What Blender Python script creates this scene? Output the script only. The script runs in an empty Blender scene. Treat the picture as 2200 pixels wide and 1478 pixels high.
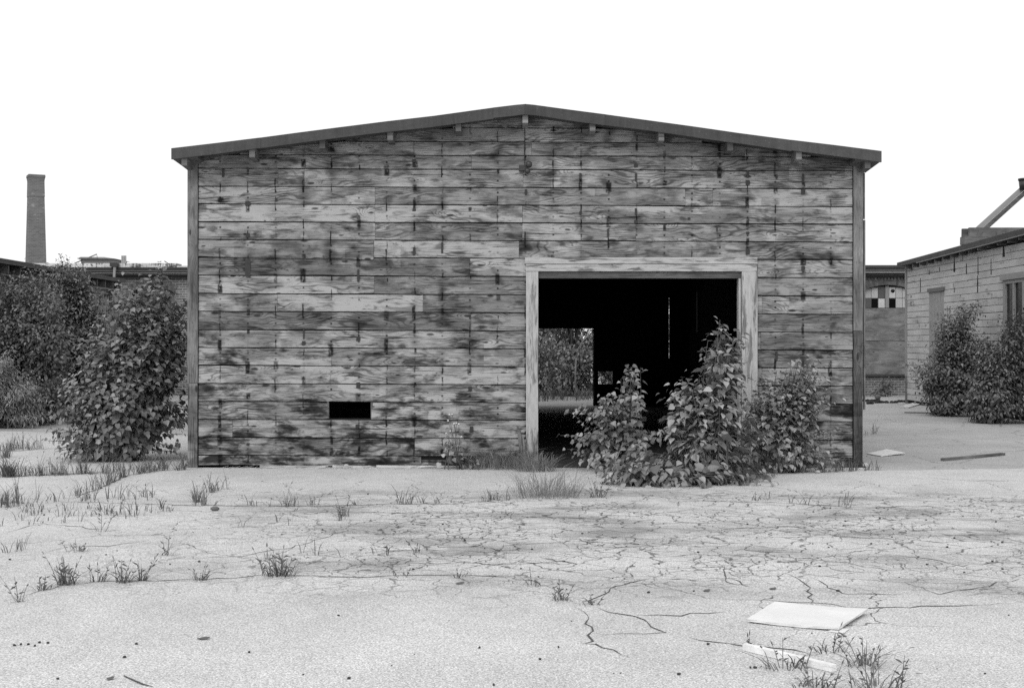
import bpy, bmesh, math, random
import numpy as np
from mathutils import Vector, Matrix

random.seed(7)
rng = np.random.default_rng(11)
scene = bpy.context.scene
col = scene.collection

# ------------------------------------------------------------------ camera
S = 0.0062            # metres per photo pixel on the barn's front plane
D = 17.5              # camera to barn front
CH = 266 * S          # camera height
cam_d = bpy.data.cameras.new('camera')
cam_d.sensor_width = 36.0
cam_d.lens = 36.0 * (D / S) / 2200.0
cam_d.clip_start = 0.1
cam_d.clip_end = 2000.0
cam = bpy.data.objects.new('camera', cam_d)
col.objects.link(cam)
cam.location = (0, -D, CH)
cam.rotation_euler = (math.radians(90), 0, 0)
scene.camera = cam

# ------------------------------------------------------------------ overcast daylight
SUN_EL, SUN_AZ = math.radians(42), math.radians(200)
world = bpy.data.worlds.new('World')
scene.world = world
world.use_nodes = True
wn = world.node_tree
wn.nodes.clear()
w_out = wn.nodes.new('ShaderNodeOutputWorld')
w_bg = wn.nodes.new('ShaderNodeBackground')
w_bg.inputs['Strength'].default_value = 0.1
w_sky = wn.nodes.new('ShaderNodeTexSky')
w_sky.sky_type = 'NISHITA'
w_sky.sun_disc = False
w_sky.sun_elevation = SUN_EL
w_sky.sun_rotation = SUN_AZ
w_sky.dust_density = 6.0
w_bw = wn.nodes.new('ShaderNodeRGBToBW')
w_mix = wn.nodes.new('ShaderNodeMix')
w_mix.data_type = 'RGBA'
w_mix.inputs[0].default_value = 0.86          # an even white cloud sheet in front of the blue
w_mix.inputs[7].default_value = (10.5, 10.5, 10.5, 1)
wn.links.new(w_sky.outputs[0], w_bw.inputs[0])
wn.links.new(w_bw.outputs[0], w_mix.inputs[6])
wn.links.new(w_mix.outputs[2], w_bg.inputs[0])
wn.links.new(w_bg.outputs[0], w_out.inputs[0])
sun_d = bpy.data.lights.new('sun', 'SUN')
sun_d.energy = 1.1
sun_d.angle = math.radians(40)
sun_d.color = (1, 1, 1)
sun = bpy.data.objects.new('sun', sun_d)
col.objects.link(sun)
sun.location = (-10, -20, 30)
sdir = Vector((math.sin(SUN_AZ) * math.cos(SUN_EL), math.cos(SUN_AZ) * math.cos(SUN_EL), math.sin(SUN_EL)))
sun.rotation_euler = sdir.to_track_quat('Z', 'Y').to_euler()
scene.view_settings.view_transform = 'Standard'
scene.view_settings.look = 'None'
scene.view_settings.exposure = 0.15
scene.view_settings.gamma = 1.0
scene.view_settings.use_curve_mapping = False
scene.cycles.use_denoising = False
scene.cycles.max_bounces = 5
scene.cycles.diffuse_bounces = 2
scene.cycles.glossy_bounces = 2
scene.cycles.transmission_bounces = 2
scene.cycles.transparent_max_bounces = 4
scene.cycles.sample_clamp_indirect = 1.0


# ------------------------------------------------------------------ photo pixel -> place
def P(px, py, r):
    return Vector(((px - 1100) * S * r, D * (r - 1), CH - (py - 739) * S * r))


def G(px, py, z=0.0):
    r = (CH - z) / ((py - 739) * S)
    return Vector(((px - 1100) * S * r, D * (r - 1), z))


def FX(px):
    return (px - 1100) * S


def FZ(py):
    return CH - (py - 739) * S


# ------------------------------------------------------------------ node helper
class NT:
    def __init__(self, name):
        self.m = bpy.data.materials.new(name)
        self.m.use_nodes = True
        self.t = self.m.node_tree
        self.t.nodes.clear()
        self.out = self.t.nodes.new('ShaderNodeOutputMaterial')

    def n(self, typ, ins=None, **props):
        nd = self.t.nodes.new(typ)
        for k, v in props.items():
            setattr(nd, k, v)
        for k, v in (ins or {}).items():
            self.put(nd.inputs[k], v)
        return nd

    def put(self, sock, v):
        if isinstance(v, bpy.types.NodeSocket):
            self.t.links.new(v, sock)
        elif isinstance(v, (int, float)) and sock.type in ('RGBA',):
            sock.default_value = (v, v, v, 1)
        elif isinstance(v, (int, float)) and sock.type == 'VECTOR':
            sock.default_value = (v, v, v)
        else:
            sock.default_value = v

    def math(self, op, a, b=0.0, c=0.0, clamp=False):
        nd = self.n('ShaderNodeMath', operation=op, use_clamp=clamp)
        self.put(nd.inputs[0], a)
        self.put(nd.inputs[1], b)
        if op in ('MULTIPLY_ADD', 'SMOOTH_MIN', 'WRAP'):
            self.put(nd.inputs[2], c)
        return nd.outputs[0]

    def add(self, a, b): return self.math('ADD', a, b)
    def sub(self, a, b): return self.math('SUBTRACT', a, b)
    def mul(self, a, b): return self.math('MULTIPLY', a, b)

    def ramp(self, v, a, b, c=0.0, d=1.0, smooth=True):
        nd = self.n('ShaderNodeMapRange', interpolation_type='SMOOTHSTEP' if smooth else 'LINEAR')
        for i, x in enumerate((v, a, b, c, d)):
            self.put(nd.inputs[i], x)
        return nd.outputs[0]

    def vec(self, x, y, z=0.0):
        nd = self.n('ShaderNodeCombineXYZ')
        for i, v in enumerate((x, y, z)):
            self.put(nd.inputs[i], v)
        return nd.outputs[0]

    def pos(self):
        g = self.n('ShaderNodeNewGeometry')
        s = self.n('ShaderNodeSeparateXYZ', {0: g.outputs['Position']})
        self.geo = g
        return s.outputs[0], s.outputs[1], s.outputs[2]

    def rnd(self):
        return self.n('ShaderNodeObjectInfo').outputs['Random']

    def noise(self, v, scale=1.0, detail=2.0, rough=0.5, dist=0.0, dim='3D'):
        nd = self.n('ShaderNodeTexNoise', {'Vector': v, 'Scale': scale, 'Detail': detail, 'Roughness': rough,
                                           'Distortion': dist}, noise_dimensions=dim)
        return nd.outputs[0]

    def vor(self, v, scale=1.0, feature='F1', rand=1.0, dim='2D'):
        return self.n('ShaderNodeTexVoronoi', {'Vector': v, 'Scale': scale, 'Randomness': rand},
                      feature=feature, voronoi_dimensions=dim)

    def mix(self, f, a, b):
        nd = self.n('ShaderNodeMix', data_type='FLOAT')
        self.put(nd.inputs[0], f)
        self.put(nd.inputs[2], a)
        self.put(nd.inputs[3], b)
        return nd.outputs[0]

    def principled(self, c, rough=0.85, spec=0.3, bump=None, bstr=0.4, bdist=0.01):
        b = self.n('ShaderNodeBsdfPrincipled')
        self.put(b.inputs['Base Color'], c)
        self.put(b.inputs['Roughness'], rough)
        self.put(b.inputs['Specular IOR Level'], spec)
        if bump is not None:
            bn = self.n('ShaderNodeBump', {'Strength': bstr, 'Distance': bdist, 'Height': bump})
            self.t.links.new(bn.outputs[0], b.inputs['Normal'])
        return b

    def done(self, shader):
        self.t.links.new(shader.outputs[0], self.out.inputs[0])
        return self.m


TILT_ = 0.0042


def wood(name, along='X', tone=0.15, contrast=1.0, rows=True, stain=1.0, paint=0.0, spread=0.5, low=1.0):
    k = NT(name)
    x, y, z = k.pos()
    r = k.rnd()
    if along == 'X':
        L, T, U = x, z, y
    elif along == 'Z':
        L, T, U = z, k.add(x, k.mul(y, 1.3)), y
    else:
        L, T, U = y, z, x
    ro = k.mul(r, 61.0)
    Lo = k.add(L, ro)
    To = k.add(T, k.mul(r, 17.3))
    # knots: cells about 0.7 m along the grain
    kv = k.vor(k.vec(k.mul(Lo, 1.45), k.mul(To, 4.6)), 1.0)
    kd = kv.outputs['Distance']
    sep = k.n('ShaderNodeSeparateColor', {0: kv.outputs['Color']})
    keep = k.ramp(sep.outputs[0], 0.42, 0.46)
    ksize = k.ramp(sep.outputs[1], 0, 1, 0.035, 0.105)
    knot = k.mul(k.ramp(kd, ksize, k.mul(ksize, 0.45), 0, 1), keep)
    halo = k.mul(k.ramp(kd, 0.30, 0.0, 0, 1), keep)
    # rings: contours of a stretched field
    fld = k.noise(k.vec(k.mul(Lo, 0.85), k.mul(To, 3.4), r), 1.0, 2.0, 0.45)
    fld2 = k.noise(k.vec(k.mul(Lo, 4.5), k.mul(To, 9.0), ro), 1.0, 1.0)
    ph = k.add(k.add(k.mul(To, 27.0), k.mul(fld, 15.0)), k.add(k.mul(halo, 2.6), k.mul(fld2, 1.1)))
    ring = k.math('SINE', k.mul(ph, 6.2832))
    ring = k.ramp(ring, 0.1, 1.0, 0, 1)
    ringvis = k.ramp(k.noise(k.vec(k.mul(Lo, 1.0), k.mul(To, 2.5), 4.0), 1.0, 1.0), 0.38, 0.64, 0.05, 1.0)
    ring = k.mul(ring, ringvis)
    fine = k.noise(k.vec(k.mul(Lo, 6.0), k.mul(To, 80.0), ro), 1.0, 4.0, 0.75)
    fleck = k.ramp(k.noise(k.vec(k.mul(Lo, 15.0), k.mul(To, 48.0), k.add(ro, 4.0)), 1.0, 3.0, 0.7), 0.62, 0.72, 0, 1)
    check = k.ramp(k.noise(k.vec(k.mul(Lo, 1.6), k.mul(To, 62.0), k.add(ro, 9.0)), 1.0, 2.0, 0.5), 0.62, 0.70, 0, 1)
    blot = k.noise(k.vec(k.mul(Lo, 1.5), k.mul(To, 4.0), k.mul(ro, 1.7)), 1.0, 4.0, 0.6, 0.6)
    c = k.mul(k.math('MAXIMUM', k.add(-0.12, k.mul(blot, 2.25)), 0.25), k.ramp(r, 0, 1, 1.0 - spread * 0.55, 1.0 + spread * 0.5, False))
    c = k.mul(c, k.sub(1.0, k.mul(ring, 0.42 * contrast)))
    c = k.mul(c, k.add(0.36, k.mul(fine, 1.28)))
    c = k.mul(c, k.sub(1.0, k.mul(fleck, 0.55 * contrast)))
    c = k.mul(c, k.sub(1.0, k.mul(check, 0.60 * contrast)))
    c = k.mul(c, k.add(1.0, k.mul(halo, 0.30)))
    c = k.mul(c, k.sub(1.0, k.mul(knot, 0.72)))
    if rows:
        # nail lines: one stud every 0.37 m, every board nailed to it and weeping rust in its own way
        q = k.add(k.mul(k.add(x, 3.515), 1 / 0.3695), 0.5)
        cell = k.math('FLOOR', q)
        dxs = k.mul(k.sub(k.math('FRACT', q), 0.5), 0.3695)
        zz = k.mul(k.add(z, k.sub(k.mul(x, TILT_), 0.0405 - 0.2387)), 1 / 0.2387)
        row = k.math('FLOOR', zz)
        fz = k.math('FRACT', zz)
        wnz = k.n('ShaderNodeTexWhiteNoise', {'Vector': k.vec(cell, row, 3.0)}, noise_dimensions='3D')
        hc = k.n('ShaderNodeSeparateColor', {0: wnz.outputs['Color']})
        h1, h2, h3 = hc.outputs[0], hc.outputs[1], hc.outputs[2]
        h4 = k.n('ShaderNodeTexWhiteNoise', {'Vector': k.vec(cell, row, 9.0)}, noise_dimensions='3D').outputs[0]
        even = k.math('PINGPONG', cell, 1.0)
        jag = k.mul(k.sub(k.noise(k.vec(k.mul(x, 9.0), k.mul(z, 13.0), r), 1.0, 3.0), 0.5), 0.05)
        dx = k.math('ABSOLUTE', k.add(dxs, k.add(k.mul(jag, 0.5), k.mul(k.sub(h2, 0.5), 0.02))))
        wdt = k.add(0.010, k.mul(k.math('POWER', h3, 2.5), 0.042))
        zc = k.add(0.2, k.mul(h4, 0.6))
        zl = k.add(0.12, k.mul(h2, 0.42))
        dz = k.math('ABSOLUTE', k.sub(fz, zc))
        st = k.mul(k.ramp(dx, wdt, k.mul(wdt, 0.4), 0, 1), k.ramp(dz, zl, k.mul(zl, 0.55), 0, 1))
        st = k.mul(st, k.ramp(h1, 0.22, 0.62, 0, 1))
        edge = k.noise(k.vec(k.mul(x, 30.0), k.mul(z, 22.0), r), 1.0, 3.0)
        st = k.mul(st, k.ramp(edge, 0.30, 0.52, 0.25, 1.0))
        c = k.mul(c, k.sub(1.0, k.mul(st, 0.82 * stain)))
        # nail heads, two to a board
        for off in (0.17, 0.83):
            ddz = k.mul(k.sub(fz, off), 0.2387)
            dd = k.math('SQRT', k.add(k.mul(dxs, dxs), k.mul(ddz, ddz)))
            c = k.mul(c, k.sub(1.0, k.mul(k.ramp(dd, 0.020, 0.006, 0, 1), k.mul(h2 if off < .5 else h3, 0.85))))
        # damp shadows and bleached patches that follow the studs behind
        wide = k.add(0.05, k.mul(h4, 0.12))
        soft = k.mul(k.ramp(k.math('ABSOLUTE', k.add(dxs, k.mul(k.sub(fz, 0.5), k.mul(k.sub(h3, 0.5), 0.35)))), wide, 0.0, 0, 1), k.ramp(h1, 0.45, 1.0, 0, 1))
        soft = k.mul(soft, k.ramp(k.noise(k.vec(k.mul(x, 3.0), k.mul(z, 5.0), r), 1.0, 3.0), 0.35, 0.6, 0.15, 1))
        c = k.mul(c, k.sub(1.0, k.mul(soft, 0.55 * stain)))
        pale = k.mul(k.ramp(k.math('ABSOLUTE', k.sub(dxs, k.mul(k.sub(h2, 0.5), 0.3))), k.add(0.06, k.mul(h3, 0.14)), 0.02, 0, 1), k.ramp(h4, 0.55, 1.0, 0, 1))
        pale = k.mul(pale, k.ramp(k.noise(k.vec(k.mul(x, 4.0), k.mul(z, 9.0), ro), 1.0, 4.0), 0.40, 0.62, 0, 1))
        c = k.mul(c, k.add(1.0, k.mul(pale, 0.75)))
    if stain:
        # water stains, each with its own shape; denser on the lowest boards that the splash reaches
        jog = k.mul(k.math('FLOOR', k.mul(k.add(r, 0.001), 9.0)), 0.13)
        wv = k.noise(k.vec(k.add(k.mul(x, 1.7), jog), k.mul(z, 4.2), k.mul(y, 0.7)), 1.0, 8.0, 0.66, 0.25)
        gs = k.noise(k.vec(k.mul(Lo, 2.2), k.mul(To, 26.0), 13.0), 1.0, 4.0, 0.6)
        wv = k.add(wv, k.mul(k.sub(gs, 0.5), 0.16))
        th = k.ramp(z, 0.2, 2.6, 0.455, 0.585)
        w = k.ramp(wv, th, k.add(th, 0.15), 0, 1)
        c = k.mul(c, k.sub(1.0, k.mul(w, 0.80 * stain)))
        wv2 = k.noise(k.vec(k.mul(Lo, 2.6), k.mul(To, 9.0), 5.0), 1.0, 4.0, 0.6, 0.4)
        c = k.mul(c, k.sub(1.0, k.mul(k.ramp(wv2, 0.52, 0.66, 0, 1), 0.5 * stain)))
        bleach = k.ramp(k.noise(k.vec(k.mul(Lo, 1.3), k.mul(To, 5.0), 21.0), 1.0, 4.0, 0.6), 0.55, 0.72, 0, 1)
        c = k.add(c, k.mul(bleach, 0.60))
    if rows:
        c = k.math('POWER', k.math('MAXIMUM', c, 0.02), 1.4)
        c = k.n('ShaderNodeMath', {0: c, 1: 1.45, 2: 0.5}, operation='SMOOTH_MIN').outputs[0]
    c = k.mul(c, tone)
    if paint:
        # old paint that holds in patches
        pv = k.noise(k.vec(k.mul(L, 2.0), k.mul(To, 12.0), k.add(U, ro)), 1.0, 5.0, 0.65, 0.3)
        pm = k.ramp(pv, 0.40, 0.52, 0, 1)
        pc = k.mul(paint, k.add(0.72, k.mul(k.noise(k.vec(k.mul(L, 7), k.mul(To, 30), ro), 1.0, 3.0), 0.55)))
        pc = k.mul(pc, k.sub(1.0, k.mul(check, 0.35)))
        c = k.mix(pm, c, pc)
    bh = k.add(k.mul(ring, -0.4), k.add(k.mul(fine, 0.8), k.mul(check, -1.0)))
    return k.done(k.principled(c, 0.88, 0.2, bh, 0.5, 0.004))


def plain(name, c, rough=0.8, var=0.25, scale=6.0, spec=0.3, fine=40.0, spread=0.0):
    k = NT(name)
    x, y, z = k.pos()
    v = k.vec(x, y, z)
    r = k.rnd()
    a = k.noise(v, scale, 4.0, 0.6)
    b = k.noise(v, fine, 2.0, 0.6)
    cc = k.mul(c, k.add(1.0 - var, k.add(k.mul(a, var * 1.3), k.mul(b, var * 0.7))))
    if spread:
        cc = k.mul(cc, k.ramp(r, 0, 1, 1 - spread, 1 + spread, False))
    return k.done(k.principled(cc, rough, spec, b, 0.25, 0.005))


def felt_mat(name, c):
    k = NT(name)
    x, y, z = k.pos()
    r = k.rnd()
    v = k.vec(x, y, z)
    big = k.noise(k.vec(k.mul(x, 1.6), y, k.mul(z, 5.0)), 1.0, 5.0, 0.7)
    run = k.noise(k.vec(k.mul(x, 16.0), k.mul(y, 3.0), k.mul(z, 1.5)), 1.0, 3.0, 0.6)
    grit = k.noise(v, 120.0, 2.0, 0.8)
    spot = k.ramp(k.vor(k.vec(k.mul(x, 1.0), z), 9.0).outputs['Distance'], 0.10, 0.05, 0, 1)
    cc = k.mul(c, k.add(0.25, k.add(k.mul(big, 0.8), k.mul(run, 0.6))))
    cc = k.mul(cc, k.add(0.6, k.mul(grit, 0.8)))
    cc = k.mul(cc, k.ramp(r, 0, 1, 0.85, 1.12, False))
    cc = k.mul(cc, k.add(1.0, k.mul(spot, 0.35)))
    return k.done(k.principled(cc, 0.85, 0.25, k.add(big, grit), 0.5, 0.008))


def leafmat(name, c, trans=0.3, rough=0.5, spread=0.45):
    k = NT(name)
    x, y, z = k.pos()
    ri = k.geo.outputs['Random Per Island']
    ro = k.rnd()
    f = k.math('FRACT', k.add(k.mul(ri, 7.13), k.mul(ro, 3.7)))
    g = k.noise(k.vec(x, y, z), 2.2, 2.0)
    cc = k.mul(k.mul(c, k.ramp(f, 0, 1, 1 - spread, 1 + spread, False)), k.add(0.6, k.mul(g, 0.8)))
    vein = k.noise(k.vec(x, y, z), 60.0, 1.0)
    cc = k.mul(cc, k.add(0.8, k.mul(vein, 0.4)))
    b = k.principled(cc, rough, 0.35)
    t = k.n('ShaderNodeBsdfTranslucent')
    k.put(t.inputs[0], k.mul(cc, 1.3))
    m = k.n('ShaderNodeMixShader')
    m.inputs[0].default_value = trans
    k.t.links.new(b.outputs[0], m.inputs[1])
    k.t.links.new(t.outputs[0], m.inputs[2])
    return k.done(m)


def pavement_mat(name, base, cracks=True, specks=1.0):
    k = NT(name)
    x, y, z = k.pos()
    v = k.vec(x, y, 0)
    big = k.noise(k.vec(k.mul(x, 0.35), k.mul(y, 0.5)), 1.0, 4.0, 0.6, 0.4)
    mid = k.noise(v, 2.2, 5.0, 0.65)
    sp = k.noise(v, 90.0, 3.0, 0.8)
    sp2 = k.noise(v, 230.0, 2.0, 0.8)
    gr = k.vor(v, 120.0).outputs['Color']
    grs = k.n('ShaderNodeSeparateColor', {0: gr}).outputs[0]
    blo = k.noise(k.vec(k.mul(x, 0.9), k.mul(y, 0.6), 4.0), 1.0, 5.0, 0.7, 0.5)
    c = k.mul(base, k.add(0.45, k.add(k.mul(big, 0.35), k.add(k.mul(mid, 0.25), k.mul(blo, 0.5)))))
    c = k.mul(c, k.add(1.0, k.mul(k.sub(sp, 0.5), 1.10 * specks)))
    c = k.mul(c, k.add(1.0, k.mul(k.sub(sp2, 0.5), 0.8 * specks)))
    c = k.mul(c, k.add(0.72, k.mul(grs, 0.56)))
    dk = k.ramp(k.vor(v, 11.0).outputs['Distance'], 0.055, 0.03, 0, 1)
    c = k.mul(c, k.sub(1.0, k.mul(dk, 0.35)))
    if cracks:
        # the crazed band across the yard
        bend = k.mul(k.sub(k.noise(k.vec(k.mul(x, 0.25), 0.0), 1.0, 2.0), 0.5), 2.6)
        yy = k.add(y, bend)
        band = k.mul(k.ramp(yy, -10.0, -7.6, 0, 1), k.ramp(yy, -2.2, -3.6, 0, 1))
        band = k.mul(band, k.ramp(x, -4.5, -0.3, 0.10, 1))
        patchy = k.ramp(k.noise(k.vec(k.mul(x, 0.8), k.mul(y, 0.7), 5.0), 1.0, 3.0, 0.6), 0.28, 0.50, 0.1, 1)
        band = k.mul(band, patchy)
        wide_b = k.mul(k.mul(k.ramp(k.sub(yy, k.ramp(x, -0.6, 2.2, 2.7, 0)), -11.2, -9.8, 0, 1), k.ramp(yy, -0.9, -2.0, 0, 1)), k.ramp(x, -7.0, -2.5, 0.0, 1))
        wx = k.noise(k.vec(x, y, 2.0), 2.4, 3.0, 0.6)
        wy = k.noise(k.vec(x, y, 9.0), 2.4, 3.0, 0.6)
        wv = k.vec(k.add(k.mul(x, 1.0), k.mul(wx, 0.45)), k.add(y, k.mul(wy, 0.45)))
        e1 = k.vor(wv, 3.1, 'DISTANCE_TO_EDGE').outputs['Distance']
        e2 = k.vor(wv, 7.5, 'DISTANCE_TO_EDGE').outputs['Distance']
        on = k.ramp(k.noise(v, 1.7, 3.0), 0.32, 0.50, 0.1, 1)
        l1 = k.mul(k.ramp(e1, 0.045, 0.010, 0, 1), on)
        l2 = k.mul(k.ramp(e2, 0.065, 0.015, 0, 1), k.ramp(k.noise(v, 1.1, 3.0), 0.42, 0.56, 0, 1.0))
        e0 = k.vor(wv, 1.15, 'DISTANCE_TO_EDGE').outputs['Distance']
        l0 = k.mul(k.mul(k.ramp(e0, 0.011, 0.004, 0, 1), k.ramp(k.noise(v, 0.9, 2.0), 0.36, 0.50, 0, 1)), wide_b)
        ln = k.math('MAXIMUM', k.mul(k.math('MAXIMUM', l1, l2), band), l0)
        soil = k.mul(band, k.ramp(k.noise(k.vec(k.mul(x, 0.7), k.mul(y, 1.1), 3.0), 1.0, 4.0, 0.65), 0.44, 0.66, 0, 1))
        c = k.mul(c, k.sub(1.0, k.mul(soil, 0.48)))
        c = k.mul(c, k.sub(1.0, k.mul(ln, 0.75)))
        h = k.sub(k.mul(sp, 0.5), ln)
    else:
        e1 = k.vor(k.vec(k.add(x, k.mul(mid, 0.8)), y), 0.8, 'DISTANCE_TO_EDGE').outputs['Distance']
        ln = k.mul(k.ramp(e1, 0.02, 0.004, 0, 1), k.ramp(mid, 0.42, 0.55, 0, 1))
        c = k.mul(c, k.sub(1.0, k.mul(ln, 0.5)))
        h = k.sub(k.mul(sp, 0.5), ln)
    return k.done(k.principled(c, 0.92, 0.15, h, 0.15, 0.004))


def brick_mat(name, tone=0.10, mortar=0.2, along='X', scale=1.0):
    k = NT(name)
    x, y, z = k.pos()
    u = x if along == 'X' else k.add(x, y)
    b = k.n('ShaderNodeTexBrick', {'Vector': k.vec(u, z, 0), 'Color1': tone * 0.75, 'Color2': tone * 1.25,
                                   'Mortar': mortar, 'Scale': 1.0, 'Mortar Size': 0.010 * scale, 'Mortar Smooth': 0.3,
                                   'Brick Width': 0.215 * scale, 'Row Height': 0.078 * scale})
    bw = k.n('ShaderNodeRGBToBW', {0: b.outputs[0]}).outputs[0]
    nz = k.noise(k.vec(x, y, z), 1.3, 5.0, 0.65)
    f2 = k.noise(k.vec(x, y, z), 14.0, 3.0, 0.6)
    c = k.mul(k.mul(bw, k.add(0.45, k.mul(nz, 1.1))), k.add(0.7, k.mul(f2, 0.6)))
    return k.done(k.principled(c, 0.9, 0.2, b.outputs[1], -0.6, 0.01))


def chimney_mat(name):
    k = NT(name)
    x, y, z = k.pos()
    b = k.n('ShaderNodeTexBrick', {'Vector': k.vec(k.add(x, y), z, 0), 'Color1': 0.11, 'Color2': 0.15,
                                   'Mortar': 0.19, 'Scale': 1.0, 'Mortar Size': 0.02,
                                   'Brick Width': 0.5, 'Row Height': 0.16})
    bw = k.n('ShaderNodeRGBToBW', {0: b.outputs[0]}).outputs[0]
    nz = k.noise(k.vec(k.mul(x, 0.6), k.mul(y, 0.6), k.mul(z, 0.9)), 1.0, 4.0, 0.6)
    c = k.mul(bw, k.add(0.75, k.mul(nz, 0.55)))
    wm = k.mul(k.ramp(k.noise(k.vec(k.mul(x, 1.6), y, k.mul(z, 3.2)), 1.0, 3.0, 0.6), 0.56, 0.68, 0, 1),
               k.mul(k.ramp(z, 14.0, 15.0, 0, 1), k.ramp(z, 18.6, 17.6, 0, 1)))
    c = k.add(c, k.mul(wm, 0.10))
    return k.done(k.principled(c, 0.95, 0.1))


def peel_mat(name, light=0.55, dark=0.10, sx=2.0, sz=6.0, th=0.5, along='X'):
    k = NT(name)
    x, y, z = k.pos()
    r = k.rnd()
    u = k.add(x if along == 'X' else y, k.mul(r, 13.0))
    n1 = k.noise(k.vec(k.mul(u, sx), k.mul(z, sz), r), 1.0, 5.0, 0.68, 0.4)
    drip = k.noise(k.vec(k.mul(u, 14.0), k.mul(z, 1.2), 2.0), 1.0, 3.0, 0.6)
    grime = k.noise(k.vec(k.mul(u, 0.9), k.mul(z, 1.3), 8.0), 1.0, 4.0, 0.6)
    m = k.ramp(k.add(n1, k.mul(k.sub(drip, 0.5), 0.5)), th - 0.09, th + 0.05, 0, 1)
    f = k.noise(k.vec(k.mul(u, 20), k.mul(z, 55), 1.0), 1.0, 3.0)
    lc = k.mul(light, k.mul(k.add(0.55, k.mul(grime, 0.9)), k.add(0.75, k.mul(f, 0.5))))
    dc = k.mul(dark, k.add(0.5, f))
    return k.done(k.principled(k.mix(m, dc, lc), 0.85, 0.25, f, 0.3, 0.004))


M = {}
M['siding'] = wood('weathered_siding', 'X', 0.26, 1.1, True, 1.0, 0, 0.36)
M['siding_dark'] = wood('darker_siding', 'X', 0.195, 1.1, True, 0.9, 0, 0.36)
M['post'] = wood('weathered_post', 'Z', 0.175, 1.0, False, 0.6, 0.0, 0.3)
M['post_dark'] = wood('damp_post', 'Z', 0.085, 1.0, False, 0.6, 0.0, 0.1)
M['painted_z'] = wood('painted_jamb', 'Z', 0.17, 0.9, False, 0.0, 0.42, 0.2)
M['painted_x'] = wood('painted_lintel', 'X', 0.17, 0.9, False, 0.0, 0.42, 0.2)
M['timber_x'] = wood('old_timber', 'X', 0.13, 0.8, False, 0.0, 0, 0.4)
M['timber_y'] = wood('old_timber_deep', 'Y', 0.15, 0.8, False, 0.0, 0, 0.4)
M['debris'] = wood('grey_scrap_wood', 'X', 0.52, 0.7, False, 0.0, 0, 0.5)
M['plank_pale'] = plain('bleached_plank', 0.74, 0.85, 0.45, 9, 0.2, 50)
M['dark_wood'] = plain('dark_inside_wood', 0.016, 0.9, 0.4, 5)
M['felt'] = felt_mat('roofing_felt', 0.072)
M['soffit'] = plain('grey_soffit', 0.10, 0.85, 0.3, 4)
M['dirt'] = plain('dark_dirt', 0.05, 0.95, 0.4, 5)
M['pavement'] = pavement_mat('old_pavement', 0.50, True, 2.7)
M['asphalt'] = pavement_mat('grey_asphalt', 0.37, False, 1.8)
M['crack'] = plain('crack_soil', 0.075, 0.95, 0.5, 20)
M['iron'] = plain('rusty_iron', 0.035, 0.7, 0.4, 20)
M['stain'] = plain('rust_stain', 0.045, 0.9, 0.6, 30)
M['fixture'] = plain('dark_fixture', 0.03, 0.45, 0.3, 20, 0.5)
M['wire'] = plain('grey_cable', 0.12, 0.6, 0.2, 20)
M['wire_dark'] = plain('dark_cable', 0.03, 0.6, 0.2, 20)
M['heart'] = leafmat('heart_leaf', 0.24, 0.08, 0.45, 0.6)
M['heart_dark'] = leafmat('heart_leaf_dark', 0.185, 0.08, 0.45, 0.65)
M['bush'] = leafmat('bush_leaf', 0.13, 0.12, 0.5, 0.7)
M['sumac'] = leafmat('feathery_leaf', 0.24, 0.15, 0.5, 0.5)
M['tree'] = leafmat('tree_leaf', 0.22, 0.2, 0.5, 0.6)
M['grass'] = leafmat('grass_blade', 0.13, 0.2, 0.6, 0.5)
M['grass_dry'] = leafmat('dry_grass', 0.24, 0.2, 0.7, 0.4)
M['stem'] = plain('green_stem', 0.085, 0.7, 0.3, 10)
M['bark'] = plain('bark', 0.05, 0.9, 0.5, 8)
M['pale_bark'] = plain('pale_bark', 0.3, 0.8, 0.4, 8)
M['flower'] = plain('white_flower', 0.75, 0.7, 0.1, 10)
M['brick'] = brick_mat('mill_brick', 0.14, 0.34)
M['voussoir'] = plain('arch_brick', 0.13, 0.9, 0.4, 5, 0.2, 30, 0.35)
M['mortar'] = plain('arch_mortar', 0.2, 0.95, 0.3, 8)
M['chimney'] = chimney_mat('chimney_brick')
M['cornice_dark'] = plain('dark_cornice', 0.06, 0.8, 0.5, 2.5)
M['cornice_mid'] = plain('grey_cornice', 0.13, 0.8, 0.4, 2.0)
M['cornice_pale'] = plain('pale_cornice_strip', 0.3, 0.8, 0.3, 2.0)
M['peel_white'] = peel_mat('peeling_white_edge', 0.62, 0.07, 1.3, 3.0, 0.47)
M['white_board'] = peel_mat('peeling_white_board', 0.44, 0.13, 0.9, 8.0, 0.375, 'Y')
M['shed_board'] = peel_mat('blackened_board', 0.22, 0.03, 1.2, 6.0, 0.53, 'Y')
M['grey_door'] = peel_mat('grey_shutter', 0.27, 0.14, 1.5, 2.0, 0.38, 'Y')
M['plywood'] = wood('boarding_plywood', 'X', 0.19, 0.7, False, 0.0, 0, 0.2)
M['pane_pale'] = plain('pale_pane', 0.45, 0.5, 0.3, 5, 0.4, 30, 0.2)
M['pane_grey'] = plain('grey_pane', 0.09, 0.4, 0.3, 5, 0.5)
M['pane_black'] = plain('dark_pane', 0.008, 0.15, 0.3, 5, 0.5)
M['frame'] = plain('grey_window_frame', 0.25, 0.8, 0.3, 5)
M['metal_pale'] = plain('pale_metal', 0.33, 0.5, 0.25, 6, 0.4)
M['metal_grey'] = plain('grey_metal', 0.16, 0.6, 0.25, 6, 0.4)
M['tile'] = plain('white_ceiling_panel', 0.68, 0.85, 0.28, 4, 0.3, 60)
M['pebble'] = plain('dark_pebble', 0.05, 0.9, 0.5, 30)
M['stone'] = plain('pale_stone', 0.45, 0.9, 0.25, 20)
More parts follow.
